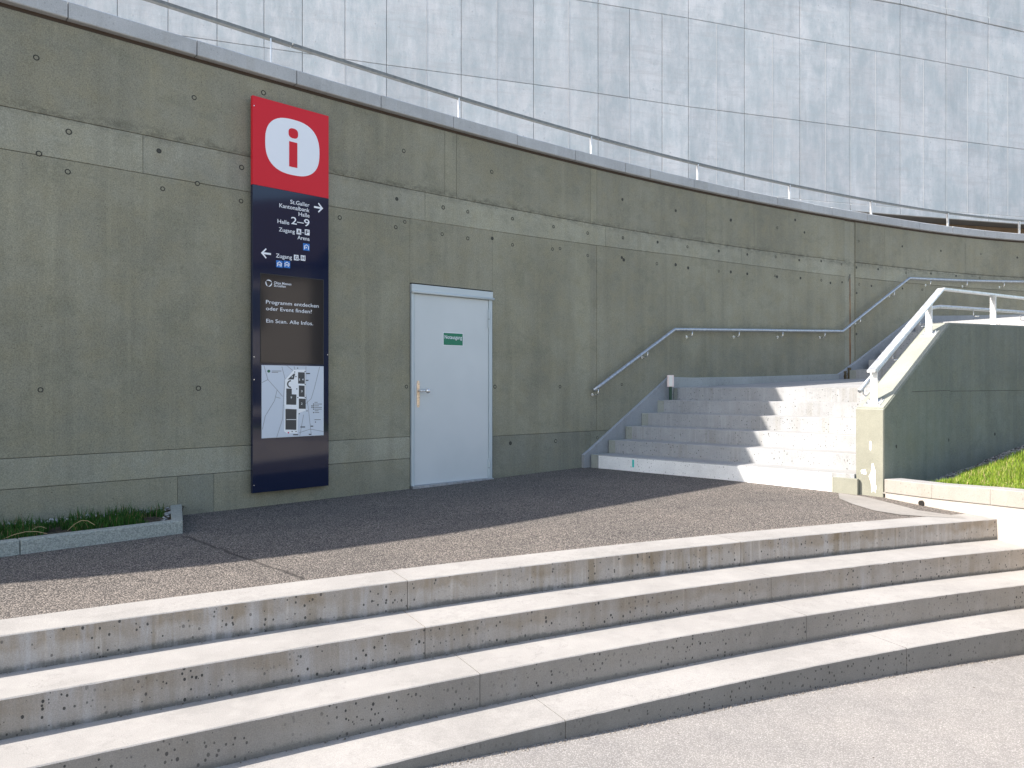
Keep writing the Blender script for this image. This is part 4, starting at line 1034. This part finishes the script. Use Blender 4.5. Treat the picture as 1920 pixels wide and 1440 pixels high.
for py in (590, 868):
    a_, z_ = dpz(919, py); 
    for dz in (-.0, -.105): boxo('hinge', door, M_doorf, DW-jb-.012, DW-jb+.006, -.022, .006, z_+dz-.05, z_+dz+.05, .004)
    boxo('hinge_pin_cap', door, M_black, DW-jb-.01, DW-jb+.002, -.018, .004, z_-.054, z_-.051)
boxo('threshold', door, M_galv, 0, DW, -.03, .05, -.02, .010, .002)
# handle plate with knob lever
a_, zt4 = dpz(784.3, 714); _, zb4 = dpz(784.3, 764)
pl = flatpoly('handle_plate', leaf, M_brass, superell(a_, (zt4+zb4)/2, .0175, (zt4-zb4)/2, 5, 48), .004, .005)
zk = dpz(784, 733)[1]
bm = bmesh.new(); tube(bm, [(a_, -.001, zk), (a_, -.045, zk), (a_+.012, -.055, zk), (a_+.06, -.058, zk)], .009, 10); bm_obj('handle_neck', bm, M_stain, leaf, True)
bm = bmesh.new(); bmesh.ops.create_uvsphere(bm, u_segments=20, v_segments=12, radius=.026); bmesh.ops.translate(bm, verts=bm.verts, vec=(a_+.082, -.058, zk)); bm_obj('handle_knob', bm, M_stain, leaf, True)
for z_ in (zt4-.02, zb4+.02):
    bm = bmesh.new(); tube(bm, [(a_, -.001, z_), (a_, -.003, z_)], .005, 8); bm_obj('screw', bm, M_stain, leaf)
xa, zt5 = dpz(831, 622.8); _, zb5 = dpz(831, 647.5); xb, _ = dpz(868.5, 625)
bd = boxo('exit_notice', leaf, M_white, xa, xb, .0015, .0038, zb5, zt5)
boxo('notice_field', bd, M_green, xa+.006, xb-.006, .0005, .0014, zb5+.006, zt5-.006)
text('Notausgang', bd, M_white, xa+.018, xb-.018, zb5+.073, .040, y=0., bold=.008)

# ------------------------------------------------------------------ marker post on the stairs
mx = on(1257, 10.42, 748)
mk = empty('marker_post', (mx[0], mx[1], .86), 0, 'small green post with pale head beside the upper left stair', 'post')
boxo('post', mk, M_postgreen, -.018, .018, -.018, .018, 0, .19, .003)
boxo('head', mk, M_postlamp, -.045, .045, -.02, .02, .185, .345, .008)
boxo('head_rib', mk, M_chalk, -.022, .022, -.027, -.020, .195, .335, .002)

# ------------------------------------------------------------------ neighbouring house off to the right (mirrored in the glossy sign)
nb = empty('neighbouring_house', (24, -7, -.7), R(100), 'rendered house with dark pitched roof opposite the wall, seen mirrored in the sign', 'building')
boxo('house_wall', nb, M_plaster, -9, 9, -4, 4, 0, 6.2)
v = [(-9.6, -4.7, 6.1), (9.6, -4.7, 6.1), (9.6, 4.7, 6.1), (-9.6, 4.7, 6.1), (-9.6, 0, 9.6), (9.6, 0, 9.6)]
mesh_obj('house_roof', v, [(0, 1, 5, 4), (2, 3, 4, 5), (0, 4, 3), (1, 2, 5), (0, 1, 2, 3)], M_roof, nb)
for i in range(6):
    for j in range(2): boxo('window', nb, M_glass, -8+i*2.8, -6.8+i*2.8, 3.9, 4.04, 1+j*2.8, 2.5+j*2.8)
